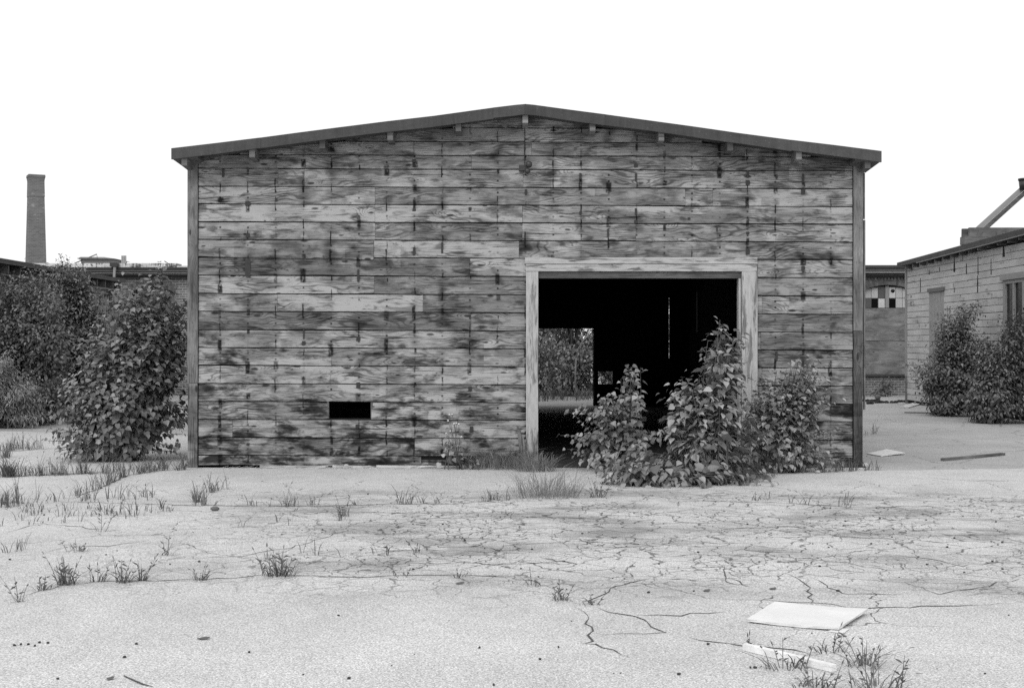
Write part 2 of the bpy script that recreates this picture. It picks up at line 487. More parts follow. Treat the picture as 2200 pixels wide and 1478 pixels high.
M['rubble'] = plain('dark_rubble', 0.03, 0.9, 0.4, 12)
M['litter'] = plain('dry_leaf', 0.10, 0.8, 0.4, 30)
M['straw'] = plain('dry_straw', 0.28, 0.8, 0.4, 30)


# ------------------------------------------------------------------ mesh helper
class MB:
    def __init__(self):
        self.v, self.f = [], []

    def quadbox(self, pts):
        b = len(self.v)
        self.v += [tuple(p) for p in pts]
        for q in ((0, 3, 2, 1), (4, 5, 6, 7), (0, 1, 5, 4), (1, 2, 6, 5), (2, 3, 7, 6), (3, 0, 4, 7)):
            self.f.append(tuple(b + i for i in q))
        return self

    def box(self, x0, x1, y0, y1, z0, z1, j=0.0):
        p = [(x0, y0, z0), (x1, y0, z0), (x1, y1, z0), (x0, y1, z0),
             (x0, y0, z1), (x1, y0, z1), (x1, y1, z1), (x0, y1, z1)]
        if j:
            p = [tuple(c + random.uniform(-j, j) for c in q) for q in p]
        return self.quadbox(p)

    def beam(self, a, b, w, h, up=(0, 0, 1), bev=0.0):
        a, b = Vector(a), Vector(b)
        d = (b - a).normalized()
        s = d.cross(Vector(up)).normalized()
        u = s.cross(d).normalized()
        pts = []
        for e in (a, b):
            for i, k in ((-1, -1), (1, -1), (1, 1), (-1, 1)):
                pts.append(e + s * (i * w / 2) + u * (k * h / 2))
        self.quadbox(pts)
        return self

    def prism(self, poly, y0, y1):
        b = len(self.v)
        n = len(poly)
        self.v += [(p[0], y0, p[1]) for p in poly] + [(p[0], y1, p[1]) for p in poly]
        self.f.append(tuple(b + i for i in range(n)))
        self.f.append(tuple(b + n + i for i in reversed(range(n))))
        for i in range(n):
            j = (i + 1) % n
            self.f.append((b + j, b + i, b + n + i, b + n + j))
        return self

    def tube(self, pts, r0, r1=None, sides=5, cap=True):
        r1 = r0 if r1 is None else r1
        pts = [Vector(p) for p in pts]
        n = len(pts)
        b = len(self.v)
        for i, p in enumerate(pts):
            d = (pts[min(i + 1, n - 1)] - pts[max(i - 1, 0)]).normalized()
            ref = Vector((0, 0, 1)) if abs(d.z) < 0.9 else Vector((1, 0, 0))
            s = d.cross(ref).normalized()
            u = s.cross(d)
            r = r0 + (r1 - r0) * i / max(1, n - 1)
            for k in range(sides):
                a = 2 * math.pi * k / sides
                self.v.append(tuple(p + s * (math.cos(a) * r) + u * (math.sin(a) * r)))
        for i in range(n - 1):
            for k in range(sides):
                q = b + i * sides + k
                q2 = b + i * sides + (k + 1) % sides
                self.f.append((q, q2, q2 + sides, q + sides))
        if cap:
            self.f.append(tuple(b + k for k in reversed(range(sides))))
            self.f.append(tuple(b + (n - 1) * sides + k for k in range(sides)))
        return self

    def blob(self, c, rx, ry, rz, seed=0, jit=0.25, u=7, w=4):
        rr = random.Random(seed)
        b = len(self.v)
        self.v.append((c[0], c[1], c[2] - rz))
        for i in range(1, w):
            t = math.pi * i / w
            for k in range(u):
                a = 2 * math.pi * k / u
                j = 1 + rr.uniform(-jit, jit)
                self.v.append((c[0] + rx * j * math.sin(t) * math.cos(a), c[1] + ry * j * math.sin(t) * math.sin(a),
                               c[2] - rz * math.cos(t) * (1 + rr.uniform(-jit, jit) * 0.4)))
        self.v.append((c[0], c[1], c[2] + rz))
        e = len(self.v) - 1
        for k in range(u):
            self.f.append((b, b + 1 + (k + 1) % u, b + 1 + k))
            for i in range(w - 2):
                q = b + 1 + i * u
                self.f.append((q + k, q + (k + 1) % u, q + u + (k + 1) % u, q + u + k))
            q = b + 1 + (w - 2) * u
            self.f.append((q + k, q + (k + 1) % u, e))
        return self

    def mesh(self, name, mat, smooth=False):
        me = bpy.data.meshes.new(name)
        me.from_pydata(self.v, [], self.f)
        me.materials.append(mat)
        if smooth:
            me.polygons.foreach_set('use_smooth', [True] * len(me.polygons))
        me.update()
        return me

    def build(self, name, mat, parent=None, smooth=False):
        o = bpy.data.objects.new(name, self.mesh(name, mat, smooth))
        col.objects.link(o)
        if parent is not None:
            attach(o, parent)
        return o


def attach(o, parent):
    o.parent = parent
    w = Matrix.Translation(parent.location)      # meshes keep their origin at the world's
    o.matrix_parent_inverse = w.inverted()


def empty(name, loc):
    e = bpy.data.objects.new(name, None)
    col.objects.link(e)
    e.location = loc
    e.empty_display_size = 0.2
    return e


def tag(o, label=None, cat=None, group=None, kind=None):
    if label:
        o['label'] = label
    if cat:
        o['category'] = cat
    if group:
        o['group'] = group
    if kind:
        o['kind'] = kind
    return o


def bulk(name, verts, faces, mat, parent=None, smooth=False):
    """mesh from numpy arrays: verts (N,3); faces (M,k)"""
    me = bpy.data.meshes.new(name)
    verts = np.asarray(verts, dtype=np.float32)
    faces = np.asarray(faces, dtype=np.int32)
    k = faces.shape[1]
    me.vertices.add(len(verts))
    me.vertices.foreach_set('co', verts.ravel())
    me.loops.add(faces.size)
    me.loops.foreach_set('vertex_index', faces.ravel())
    me.polygons.add(len(faces))
    me.polygons.foreach_set('loop_start', np.arange(0, faces.size, k, dtype=np.int32))
    if smooth:
        me.polygons.foreach_set('use_smooth', np.ones(len(faces), dtype=bool))
    me.materials.append(mat)
    me.update(calc_edges=True)
    me.validate()
    o = bpy.data.objects.new(name, me)
    col.objects.link(o)
    if parent is not None:
        attach(o, parent)
    return o


# ================================================================== GROUND
def ragged(points, step=0.35, amp=0.03):
    out = []
    n = len(points)
    for i in range(n):
        a, b = Vector(points[i]), Vector(points[(i + 1) % n])
        L = (b - a).length
        k = max(1, min(60, int(L / step)))
        for j in range(k):
            p = a.lerp(b, j / k)
            if L < 40:
                p = p + Vector((random.uniform(-amp, amp), random.uniform(-amp, amp)))
            out.append(p)
    return out


ground = MB()
ground.v = [(-400, -60, 0), (400, -60, 0), (400, 500, 0), (-400, 500, 0)]
ground.f = [(0, 1, 2, 3)]
ground = tag(ground.build('ground', M['asphalt']), kind='structure')


def sheet(name, pts, z, mat):
    bm = bmesh.new()
    vs = [bm.verts.new((p[0], p[1], z)) for p in pts]
    bm.faces.new(vs)
    low = [bm.verts.new((p[0], p[1], 0.001)) for p in pts]
    n = len(vs)
    for i in range(n):
        bm.faces.new((vs[(i + 1) % n], vs[i], low[i], low[(i + 1) % n]))
    bmesh.ops.recalc_face_normals(bm, faces=bm.faces)
    bmesh.ops.triangulate(bm, faces=[f for f in bm.faces if len(f.verts) > 4])
    me = bpy.data.meshes.new(name)
    bm.to_mesh(me)
    bm.free()
    me.materials.append(mat)
    o = bpy.data.objects.new(name, me)
    col.objects.link(o)
    return o


PZ = 0.012
e0 = G(1855, 1011, PZ)
e1 = G(2200, 1006, PZ)
pav_pts = ragged([(-60, -40), (60, -40), (60, e1.y + 1.2), (e1.x, e1.y), (e0.x, e0.y), (4.72, -0.10), (0.42, -0.14), (-0.1, -0.10), (-4.40, -0.10),
                  (-4.42, 5.5), (-12, 8.0), (-60, 9)], 0.3, 0.025)
pavement = tag(sheet('pavement', pav_pts, PZ, M['pavement']), kind='structure')
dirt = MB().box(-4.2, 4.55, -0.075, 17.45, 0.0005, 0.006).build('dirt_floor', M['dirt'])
tag(dirt, kind='structure')

CRACKS = [
    ([(0, 1292), (60, 1275), (130, 1258), (200, 1250), (330, 1246), (440, 1245), (500, 1240), (560, 1234), (640, 1235), (740, 1240), (850, 1236), (985, 1234), (1090, 1238), (1150, 1248), (1200, 1275), (1240, 1302)], .016),
    ([(1235, 1302), (1262, 1320), (1265, 1345), (1272, 1358), (1262, 1382), (1285, 1382), (1320, 1395), (1360, 1412)], .020),
    ([(1272, 1360), (1330, 1361), (1430, 1358), (1400, 1345), (1375, 1330), (1370, 1320), (1310, 1316), (1280, 1303)], .015),
    ([(1372, 1321), (1460, 1320), (1560, 1313)], .009),
    ([(0, 1087), (160, 1078), (410, 1085), (550, 1086), (700, 1087), (850, 1082), (960, 1082), (1060, 1076), (1130, 1068)], .024),
    ([(1480, 1075), (1700, 1080), (1830, 1090), (1990, 1086), (2060, 1095), (2100, 1104), (2200, 1105)], .020),
    ([(1470, 1368), (1600, 1388), (1700, 1394), (1760, 1410)], .010),
    ([(160, 1070), (230, 1042), (270, 1022), (330, 1012), (400, 1008)], .05),
    ([(0, 1024), (100, 1020), (210, 1015), (260, 1013)], .05),
    ([(0, 970), (70, 966), (120, 962)], .05),
    ([(0, 1147), (50, 1133), (90, 1124), (150, 1130), (260, 1140)], .014),
    ([(80, 1188), (150, 1174), (230, 1172), (320, 1160)], .012),
    ([(380, 1200), (520, 1195), (640, 1172), (740, 1140), (800, 1130)], .014),
    ([(560, 1110), (680, 1098), (860, 1102), (1040, 1100)], .012),
    ([(720, 1190), (900, 1180), (1060, 1185), (1080, 1172), (1150, 1160)], .012),
    ([(1500, 1240), (1560, 1240), (1612, 1260)], .011),
    ([(1690, 1230), (1733, 1250), (1748, 1300)], .010),
    ([(1740, 1240), (1820, 1278), (1940, 1274)], .012),
    ([(1540, 1285), (1650, 1288), (1745, 1295), (1860, 1306), (1990, 1303), (2100, 1300), (2200, 1290)], .012),
    ([(1555, 1215), (1565, 1250), (1600, 1255)], .009),
    ([(1150, 1160), (1240, 1158), (1300, 1175), (1420, 1172)], .011),
    ([(960, 1205), (1060, 1212), (1200, 1205), (1250, 1215)], .010),
    ([(1250, 1300), (1290, 1275), (1330, 1255), (1400, 1240)], .013),
    ([(1470, 1120), (1560, 1135), (1700, 1130), (1800, 1150), (1960, 1160)], .014),
    ([(1900, 1190), (2000, 1200), (2060, 1215), (2200, 1205)], .013),
    ([(1940, 1250), (2020, 1275), (2100, 1262), (2200, 1240)], .012),
    ([(265, 1447), (280, 1456), (330, 1474)], .016),
    ([(1985, 1025), (2080, 1032), (2200, 1032)], .018),
]


def strip(pts, w, z, seed):
    rr = random.Random(seed)
    P_ = [G(a, b, z) for a, b in pts]
    fine = []
    for i in range(len(P_) - 1):
        L = (P_[i + 1] - P_[i]).length
        n = max(2, int(L / 0.09))
        for j in range(n):
            q = P_[i].lerp(P_[i + 1], j / n)
            fine.append(q + Vector((rr.uniform(-.025, .025), rr.uniform(-.035, .035), 0)))
    fine.append(P_[-1])
    v, f = [], []
    n = len(fine)
    for i, p in enumerate(fine):
        d = (fine[min(i + 1, n - 1)] - fine[max(0, i - 1)]).normalized()
        s = Vector((-d.y, d.x, 0))
        t = i / (n - 1)
        ww = w * rr.uniform(0.25, 1.15) * min(1, 4 * t + .1, 4 * (1 - t) + .1)
        s.y *= 1.7
        v += [tuple(p + s * ww / 2), tuple(p - s * ww / 2)]
    for i in range(n - 1):
        f.append((2 * i, 2 * i + 1, 2 * i + 3, 2 * i + 2))
    m = MB()
    m.v, m.f = v, f
    return m


for i, (pts, w) in enumerate(CRACKS):
    strip(pts, max(.0105, w * .62), PZ + 0.003, i).build('crack', M['crack'], pavement)

# ================================================================== BARN
barn = tag(empty('wooden_barn', (0, 0, 0)),
           'large weathered board-sided barn with low gable and open doorway in the middle of the yard', 'barn')
KX = 0.978                       # scale of the roof edge that overhangs the front by 0.38 m
OH = -0.38


def RX(px): return (px - 1100) * S * KX
def RZ(py): return CH - (py - 739) * S * KX


roof_top_px = [(368, 319), (560, 296), (735, 273), (930, 249.5), (1060, 231.5), (1110, 225.5), (1128, 224), (1150, 226), (1300, 246), (1490, 272), (1590, 286.5), (1700, 301), (1894, 325)]
TH = 0.138
roof_top = [(RX(a), RZ(b)) for a, b in roof_top_px]


def roof_z(x, off=0.0):
    for i in range(len(roof_top) - 1):
        a, b = roof_top[i], roof_top[i + 1]
        if a[0] <= x <= b[0]:
            t = (x - a[0]) / (b[0] - a[0])
            return a[1] + (b[1] - a[1]) * t + off
    return (roof_top[0] if x < 0 else roof_top[-1])[1] + off


pk = 6
roof = MB()
inner = [(x, z - 0.02) for x, z in roof_top]
lower = [(x, z - TH + 0.03) for x, z in roof_top]
roof.prism(list(reversed(lower)) + inner, OH + 0.03, 17.7)
roof = roof.build('roof', M['felt'], barn)
for seg in (roof_top[:pk + 1], roof_top[pk:]):
    # fascia wrapped in felt, in overlapping lengths
    n = len(seg)
    for c in range(n - 1):
        (xa, za), (xb, zb_) = seg[c], seg[c + 1]
        k_ = max(1, int((xb - xa) / .45))
        top_, bot_ = [], []
        for q_ in range(k_ + 1):
            t_ = q_ / k_
            jt = random.uniform(-.005, .005) if 0 < q_ < k_ else 0
            top_.append((xa + (xb - xa) * t_, za + (zb_ - za) * t_ + jt))
            bot_.append((xa + (xb - xa) * t_, za + (zb_ - za) * t_ - TH + random.uniform(-.009, .006)))
        yf = OH - random.choice([0.0, .004, .008, .002])
        MB().prism(bot_ + list(reversed(top_)), yf, OH + 0.028).build('fascia', M['felt'], roof)
for sx in (-1, 1):
    x_out = roof_top[0][0] + 0.01 if sx < 0 else roof_top[-1][0] - 0.01
    x_in = FX(404) - 0.01 if sx < 0 else FX(1857) + 0.01
    zt = roof_z(x_out) - TH + 0.01
    zb = FZ(365) if sx < 0 else FZ(372)
    m = MB()
    m.quadbox([(x_out, OH + .03, zt - .012), (x_in, -0.01, zb), (x_in - sx * .22, -0.01, zt + .0), (x_in - sx * .22, OH + .03, zt + .01),
               (x_out, OH + .03, zt + .035), (x_in, -0.01, zt + .035), (x_in - sx * .22, -0.01, zt + .045), (x_in - sx * .22, OH + .03, zt + .045)])
    m.build('eave_return', M['soffit'], roof)
for px in (409, 552, 700, 843, 987, 1128, 1270, 1415, 1560, 1705, 1850):
    x = FX(px)
    z = roof_z(x) - TH + 0.028
    m = MB()
    w = 0.036
    hh = 0.125
    m.quadbox([(x - w, OH + .05, z - hh), (x + w, OH + .05, z - hh), (x + w, 0.01, z - hh - .02), (x - w, 0.01, z - hh - .02),
               (x - w, OH + .05, z), (x + w, OH + .05, z), (x + w, 0.01, z), (x - w, 0.01, z)])
    m.build('rafter_tail', M['timber_y'], barn)

# sheathing behind the boards, with the doorway and the vent left open
DX0, DX1, DZ1 = FX(1157), FX(1592), FZ(590)
VX0, VX1, VZ0, VZ1 = FX(705), FX(798), FZ(899), FZ(861)
XL, XR = FX(412), FX(1848)
m = MB()
sh0, sh1 = 0.022, 0.05
m.box(XL, VX0, sh0, sh1, 0.06, 3.95).box(VX1, DX0, sh0, sh1, 0.06, 3.95)
m.box(VX0, VX1, sh0, sh1, 0.06, VZ0).box(VX0, VX1, sh0, sh1, VZ1, 3.95)
m.box(DX1, XR, sh0, sh1, 0.0, 3.95).box(DX0, DX1, sh0, sh1, DZ1, 3.95)
gab = [(XL, 3.95), (XR, 3.95), (XR, roof_z(XR) - TH + .02)]
gab += [(x, z - TH + 0.02) for x, z in reversed(roof_top) if XL < x < XR] + [(XL, roof_z(XL) - TH + .02)]
m.prism(gab, sh0, sh1)
front = m.build('front_wall', M['dark_wood'], barn)

rowpx = [214, 243, 272, 302, 331.5, 361, 399.5, 437.5, 475.5, 513.5, 551.5, 590.5, 629.5, 668, 706.8, 745.3, 783.5, 822.5, 860.8, 899, 937.8, 976, 1002]
TILT = 0.0042
joints = {0: [1127], 1: [890, 1127], 2: [1127, 1366], 3: [654, 1142, 1600], 4: [712, 1013, 1486], 5: [597.4, 654, 1124], 6: [806, 1472, 1531], 7: [806, 1122],
          8: [806, 1122, 1366], 9: [803, 1115], 10: [1010], 11: [804], 12: [596, 909], 13: [1012], 14: [], 15: [712], 16: [], 17: [891],
          18: [], 19: [500, 891], 20: [891], 21: [653]}


def plank(x0, x1, zb, zt, name='plank', proud=0.0, clip=False, seed=0, mat=None, gap=0.0115, lean=0.014, skew=0.0, rag=0.0):
    rr = random.Random(seed)
    t = -TILT
    n = max(2, min(7, int((x1 - x0) / 0.5)))
    gx = 0.0028
    xs = [x0 + gx / 2 + (x1 - x0 - gx) * i / n for i in range(n + 1)]
    bot, top = [], []
    xm = FX(425)
    if clip:
        ext = sorted(set(xs + [p[0] for p in roof_top if x0 < p[0] < x1] + list(np.linspace(xs[0], xs[-1], 24))))
        lim = lambda x: roof_z(x) - TH + 0.03
        ok = [x for x in ext if lim(x) > zb + t * (x - xm) + 0.012]
        if len(ok) < 2:
            return None
        xs = [ok[0], ok[-1]]
        cand = [x for x in ext if ok[0] <= x <= ok[-1]]
        if len(cand) > 9:
            keep = {cand[0], cand[-1]} | set(cand[::4]) | {p[0] for p in roof_top if p[0] in cand}
            cand = [x for x in cand if x in keep]
        tops = [(x, min(zt + t * (x - xm) - gap, lim(x))) for x in cand]
    else:
        tops = [(x, zt + t * (x - xm) - gap + rr.uniform(-.005, .002)) for x in xs]
    bots = [(x, zb + t * (x - xm) + rr.uniform(-.004, .0035) + skew * (x - x0) + rag * rr.random()) for x in xs]
    poly = bots + list(reversed(tops))
    m = MB()
    b = len(m.v)
    k = len(poly)
    for x, z in poly:
        f = (z - (zb + t * (x - xm))) / (zt - zb)
        m.v.append((x, -0.001 - lean * (1 - f) - proud, z))
    for x, z in poly:
        m.v.append((x, 0.0205, z))
    m.f.append(tuple(range(k)))
    m.f.append(tuple(reversed(range(k, 2 * k))))
    for i in range(k):
        j = (i + 1) % k
        m.f.append((j, i, k + i, k + j))
    o = m.build(name, mat or M['siding'], front)
    return o


DARK = {(11, 804), (12, 909), (13, 427), (13, 1012), (11, 1627), (13, 1627), (14, 1634), (14, 1627), (17, 1735), (6, 806), (10, 427), (2, 427), (3, 1142), (21, 1012), (9, 427)}
sd = 0
for i in range(len(rowpx) - 1):
    zt, zb = FZ(rowpx[i]), FZ(rowpx[i + 1])
    cuts = [427] + joints.get(i, []) + [1831]
    if i >= 10:
        cuts = [427] + [c for c in joints.get(i, []) if c < 1120] + [1131]
        right = [1627, 1831]
        if i in (12, 16):
            right = [1627, 1637, 1831]
        if i == 14:
            right = [1627, 1634, 1831]
        if i == 17:
            right = [1627, 1735, 1831]
    else:
        right = []
    if i == 18:
        cuts = [427, 705, None, 798, 1131]
    if i == 21:
        cuts = [427, 1012, 1131]
    segs = []
    for seq in (cuts, right):
        for a, b in zip(seq[:-1], seq[1:]):
            if a is not None and b is not None:
                segs.append((a, b))
    for a, b in segs:
        sd += 1
        pr = random.choice([0, 0, 0.002, 0.004])
        lean = 0.013
        if (i, a) in ((12, 909), (9, 427), (14, 1634), (7, 806)):
            pr, lean = 0.014, 0.016
        if i == 21 and a == 427:
            # lowest board: split along its top right edge
            zt2 = FZ(984)
            plank(FX(a), FX(905), zb, zt, seed=sd, proud=pr, rag=.03)
            plank(FX(905), FX(b), zb, zt2, seed=sd + 500, proud=pr, rag=.03)
            continue
        dk = M['siding_dark'] if (i, a) in DARK else None
        plank(FX(a), FX(b), zb, zt, clip=(i <= 4), seed=sd, mat=dk, proud=pr, lean=lean, skew=(-0.012 if (i, a) == (9, 427) else 0))

# bottom strips lying against the foot of the wall
for a, b, ya, yb, w in ((560, 697, 1004, 1010, .05), (806, 1000, 1007, 1014, .05), (705, 800, 1011, 1013, .03)):
    pa, pb = G(a, ya + 2), G(b, yb + 2)
    pa.y = pb.y = -0.075 - w / 2
    pa.z, pb.z = 0.03, 0.022
    o = MB().beam(pa, pb, w, 0.028).build('scrap_batten', M['debris'])
    lab = {560: 'thin grey batten lying left of the gap under the barn wall',
           806: 'long pale batten lying right of the gap under the barn wall',
           705: 'short batten lying right below the dark gap under the barn wall'}[a]
    tag(o, lab, 'batten', 'battens along the foot of the barn')
o = MB().blob((FX(745), -0.035, 0.034), .034, .025, .022, 3).build('stone', M['stone'], None, True)
tag(o, 'small white stone in the dark gap under the barn wall', 'stone')

# vent frame
for a, b in ((702.5, 706.5), (796.5, 801)):
    MB().box(FX(a), FX(b), -0.006, 0.06, VZ0, VZ1).build('vent_jamb', M['timber_x'], front)

# corner boards
for name, a, b, cutpx, botpx in (('corner_board', 404, 426, 823, 1006), ('corner_board', 1832.5, 1853, 711, 1006)):
    top = roof_z((FX(a) + FX(b)) / 2) - TH + 0.028
    zc = FZ(cutpx)
    m1 = MB().box(FX(a), FX(b), -0.035, 0.06, zc + .002, top, 0.0015)
    m1.build(name, M['post'], barn)
    m2 = MB().box(FX(a) + .004, FX(b) - .006, -0.033, 0.06, 0.0, zc - .002, 0.002)
    m2.build(name, M['post'] if a < 1000 else M['post_dark'], barn)
MB().box(FX(1855), FX(1858), -0.012, 0.03, FZ(471), FZ(372)).build('trim_strip', M['post'], barn)
MB().box(FX(1855.4), FX(1858.6), -0.014, 0.03, FZ(880), FZ(473)).build('trim_strip', M['post'], barn)

# doorway surround
frame = MB().box(FX(1128), FX(1626), -0.052, 0.06, FZ(567.5), FZ(553.5), 0.002).build('door_frame', M['painted_x'], barn)
MB().box(FX(1129.5), FX(1625), -0.046, 0.058, FZ(583.5), FZ(568), 0.002).build('lintel_board', M['painted_x'], frame)
MB().box(FX(1156), FX(1594), -0.005, 0.10, FZ(598), FZ(584), 0.001).build('head_stop', M['timber_x'], frame)
MB().box(FX(1130), FX(1156), -0.046, 0.09, 0.10, FZ(584), 0.002).build('door_jamb', M['painted_z'], frame)
MB().box(FX(1593), FX(1626), -0.046, 0.09, 0.0, FZ(584), 0.002).build('door_jamb', M['painted_z'], frame)
MB().box(FX(1587), FX(1592), 0.0, 0.14, 0.0, FZ(598), 0.001).build('jamb_stop', M['painted_z'], frame)
# splintered foot of the left jamb
m = MB()
for k in range(9):
    x = FX(1122) + 0.03 * k * 0.55
    h = [0.52, 0.56, 0.50, 0.42, 0.30, 0.22, 0.18, 0.24, 0.16][k]
    a = Vector((x + random.uniform(-.01, .01), -0.075 - random.uniform(0, .03), 0.0))
    b = a + Vector((random.uniform(-.05, .01) - .03, random.uniform(-.02, .0), h))
    m.tube([a, a.lerp(b, .5) + Vector((random.uniform(-.01, .01), 0, 0)), b], 0.028, 0.012, 5)
m.build('splintered_foot', M['post'], frame)

# washers, straps and bolt stains on the front
for px, py, w, h in ((533, 438, 12, 8), (533, 506, 9, 8), (533, 575, 12, 38), (770, 568, 8, 8), (770, 592, 5, 26), (653, 737, 8, 9), (770, 728, 9, 9),
                     (1366, 356, 8, 8), (1606, 541, 9, 13), (1606, 501, 7, 6), (1725, 576, 8, 8), (1366, 477, 8, 7), (1606, 393, 9, 11),
                     (890, 346, 9, 7), (768, 915, 8, 8), (1013, 921, 8, 11), (1725, 412, 9, 11), (1247, 379, 5, 13), (1366, 381, 4, 18), (1606, 374, 5, 16),
                     (1725, 383, 5, 18), (1130, 413, 5, 12), (533, 1, 0, 0), (890, 452, 8, 7), (1010, 450, 7, 8), (533, 954, 6, 5), (770, 827, 9, 12), (890, 540, 5, 18),
                     (1366, 455, 5, 14), (1247, 458, 5, 8), (653, 716, 3, 24), (1725, 770, 4, 12), (1668, 765, 5, 18), (1668, 380, 4, 10), (1010, 835, 8, 10), (950, 532, 4, 24),
                     (480, 372, 5, 18), (533, 365, 4, 10), (594, 430, 5, 8), (1306, 500, 4, 16), (1480, 470, 6, 5), (1540, 492, 3, 12)):
    if not w:
        continue
    x, z = FX(px), FZ(py)
    hw, hh = w * S / 2, h * S / 2
    poly = [(x - hw, z - hh), (x - hw * .2, z - hh * 1.08), (x + hw * .9, z - hh * .9), (x + hw, z + hh * .3), (x + hw * .8, z + hh), (x - hw * .9, z + hh * .92)]
    MB().prism(poly, -0.0215, -0.0165 + .008).build('washer' if h < 14 else 'strap', M['iron'] if h < 14 else M['stain'], front)

# side walls, rear wall, floor sill
BL, BR, BB = FX(408), FX(1852), D
m = MB().box(BL, BL + .04, 0.055, BB, 0, roof_z(BL) - TH + .03)
for k in range(15):
    z = 0.02 + k * 0.27
    m.box(BL - .022, BL - .001, 0.065, BB, z, z + .264)
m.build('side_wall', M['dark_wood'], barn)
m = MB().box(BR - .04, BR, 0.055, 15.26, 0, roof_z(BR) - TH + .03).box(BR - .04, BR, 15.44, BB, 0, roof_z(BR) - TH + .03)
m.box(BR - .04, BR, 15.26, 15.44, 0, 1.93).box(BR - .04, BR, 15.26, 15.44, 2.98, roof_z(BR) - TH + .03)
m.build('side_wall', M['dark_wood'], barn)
u = S * 2
ox0, ox1, oz1 = -0.3, (1275 - 1100) * u, CH + (739 - 706) * u
px0, px1, pz0, pz1 = (1285 - 1100) * u, (1316 - 1100) * u, CH - (825 - 739) * u, CH - (798 - 739) * u
lx0, lx1, lz0, lz1 = (1436.4 - 1100) * u, (1437.8 - 1100) * u, CH - (770 - 739) * u, CH + (739 - 640) * u
y0, y1 = BB - .06, BB
m = MB()
m.box(BL + .04, ox0, y0, y1, 0, 4.0).box(ox0, ox1, y0, y1, oz1, 4.0).box(ox1, px0, y0, y1, 0, 4.0)
m.box(px0, px1, y0, y1, 0, pz0).box(px0, px1, y0, y1, pz1, 4.0).box(px1, lx0, y0, y1, 0, 4.0)
m.box(lx0, lx1, y0, y1, 0, lz0).box(lx0, lx1, y0, y1, lz1, 4.0).box(lx1, BR - .04, y0, y1, 0, 4.0)
gab = [(BL + .04, 4.0), (BR - .04, 4.0)] + [(x, z - TH + .025) for x, z in reversed(roof_top) if BL + .04 < x < BR - .04]
m.prism(gab, y0, y1)
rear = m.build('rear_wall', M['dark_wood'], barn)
MB().box(ox1 - .015, ox1 + .03, BB - .09, BB - .062, 0, oz1).build('rear_door_stop', M['timber_x'], rear)

apron = MB().box(-.5, 2.5, 13.6, 17.43, 0.0065, 0.012).build('daylit_floor_patch', M['cornice_pale'])  # paler patch puts the daylight from the rear door into the floor colour
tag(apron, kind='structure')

# flood light over the doorway and its cables
fl = tag(empty('flood_light', (FX(1128), -0.03, FZ(368))), 'dark twin-head flood light fixed high under the barn peak', 'lamp')
MB().box(FX(1115), FX(1133), -0.10, -0.018, FZ(369), FZ(357), 0.003).build('junction_box', M['fixture'], fl)
for px, py, r_ in ((1136, 357, 7.2), (1133, 371, 6.0)):
    c = Vector((FX(px), -0.13, FZ(py)))
    m = MB()
    prof = [(-.035, .45), (-.02, .8), (.0, 1.0), (.03, 1.0), (.05, .75)]
    for j in range(len(prof) - 1):
        m.tube([c + Vector((0, -prof[j][0], 0)), c + Vector((0, -prof[j + 1][0], 0))], r_ * S * prof[j][1], r_ * S * prof[j + 1][1], 12)
    m.build('lamp_head', M['fixture'], fl, True)
    MB().tube([c + Vector((0, .03, 0)), Vector((FX(1128), -.06, FZ(362)))], .011, .011, 6).build('swivel_arm', M['fixture'], fl)
m = MB().tube([(FX(1127), -0.025, FZ(357)), (FX(1126.5), -0.022, FZ(320)), (FX(1128), -0.025, FZ(285)), (FX(1127), -.03, FZ(262)), (FX(1122), -.03, FZ(268)), (FX(1121), -.03, FZ(281))], .005, .004, 5)
tag(m.build('power_cable', M['wire_dark']), 'thin dark cable running down from the barn peak to the flood light', 'cable')
m = MB()
pts = [P(1330, 290, .99), P(1420, 306, .99), P(1520, 322, .99), P(1600, 335, .99), P(1705, 345, .99), P(1800, 357, .99), P(1852, 365, .99)]
m.tube(pts, .004, .004, 4)
tag(m.build('sagging_cable', M['wire']), 'thin grey cable sagging below the right half of the barn roof', 'cable')

# ================================================================== LEFT SHED
WX = -11.5
lefts = tag(empty('low_shed', (WX - 2, 8, 0)), 'blackened low wooden shed with open rafter eaves, half hidden by bushes', 'shed')
ya, yb = D * 0.40, D * 1.17
lw = MB().box(WX - 6, WX - .03, ya, yb, 0, 3.27).build('wall', M['dark_wood'], lefts)
nrow = 11
for i in range(nrow):
    z0 = 0.05 + i * 0.30
    cuts = [ya] + sorted(random.uniform(ya + 1, yb - 1) for _ in range(2)) + [yb]
    for a, b in zip(cuts[:-1], cuts[1:]):
        MB().box(WX - .028, WX + random.uniform(0, .006), a + .003, b - .003, z0, z0 + .292, .002).build('plank', M['shed_board'], lw)
lr = MB()
lr.quadbox([(WX + .3, ya - .2, 3.42), (WX + .3, yb + .12, 3.42), (WX - 6.2, yb + .12, 3.97), (WX - 6.2, ya - .2, 3.97),
            (WX + .3, ya - .2, 3.53), (WX + .3, yb + .12, 3.53), (WX - 6.2, yb + .12, 4.08), (WX - 6.2, ya - .2, 4.08)])
lr = lr.build('roof', M['felt'], lefts)
y = ya
while y < yb:
    MB().quadbox([(WX - .4, y - .022, 3.24), (WX + .24, y - .022, 3.22), (WX + .24, y + .022, 3.22), (WX - .4, y + .022, 3.24),
                  (WX - .4, y - .022, 3.48), (WX + .24, y - .022, 3.418), (WX + .24, y + .022, 3.418), (WX - .4, y + .022, 3.48)]).build('rafter', M['timber_x'], lr)
    y += 0.70
MB().box(WX + .2, WX + .245, ya, yb, 3.17, 3.205).build('eave_batten', M['timber_y'], lr)
MB().box(WX - .02, WX + .01, ya, yb, 3.205, 3.42).build('eave_blocking', M['dark_wood'], lr)
r_a = -WX / (888 * S)
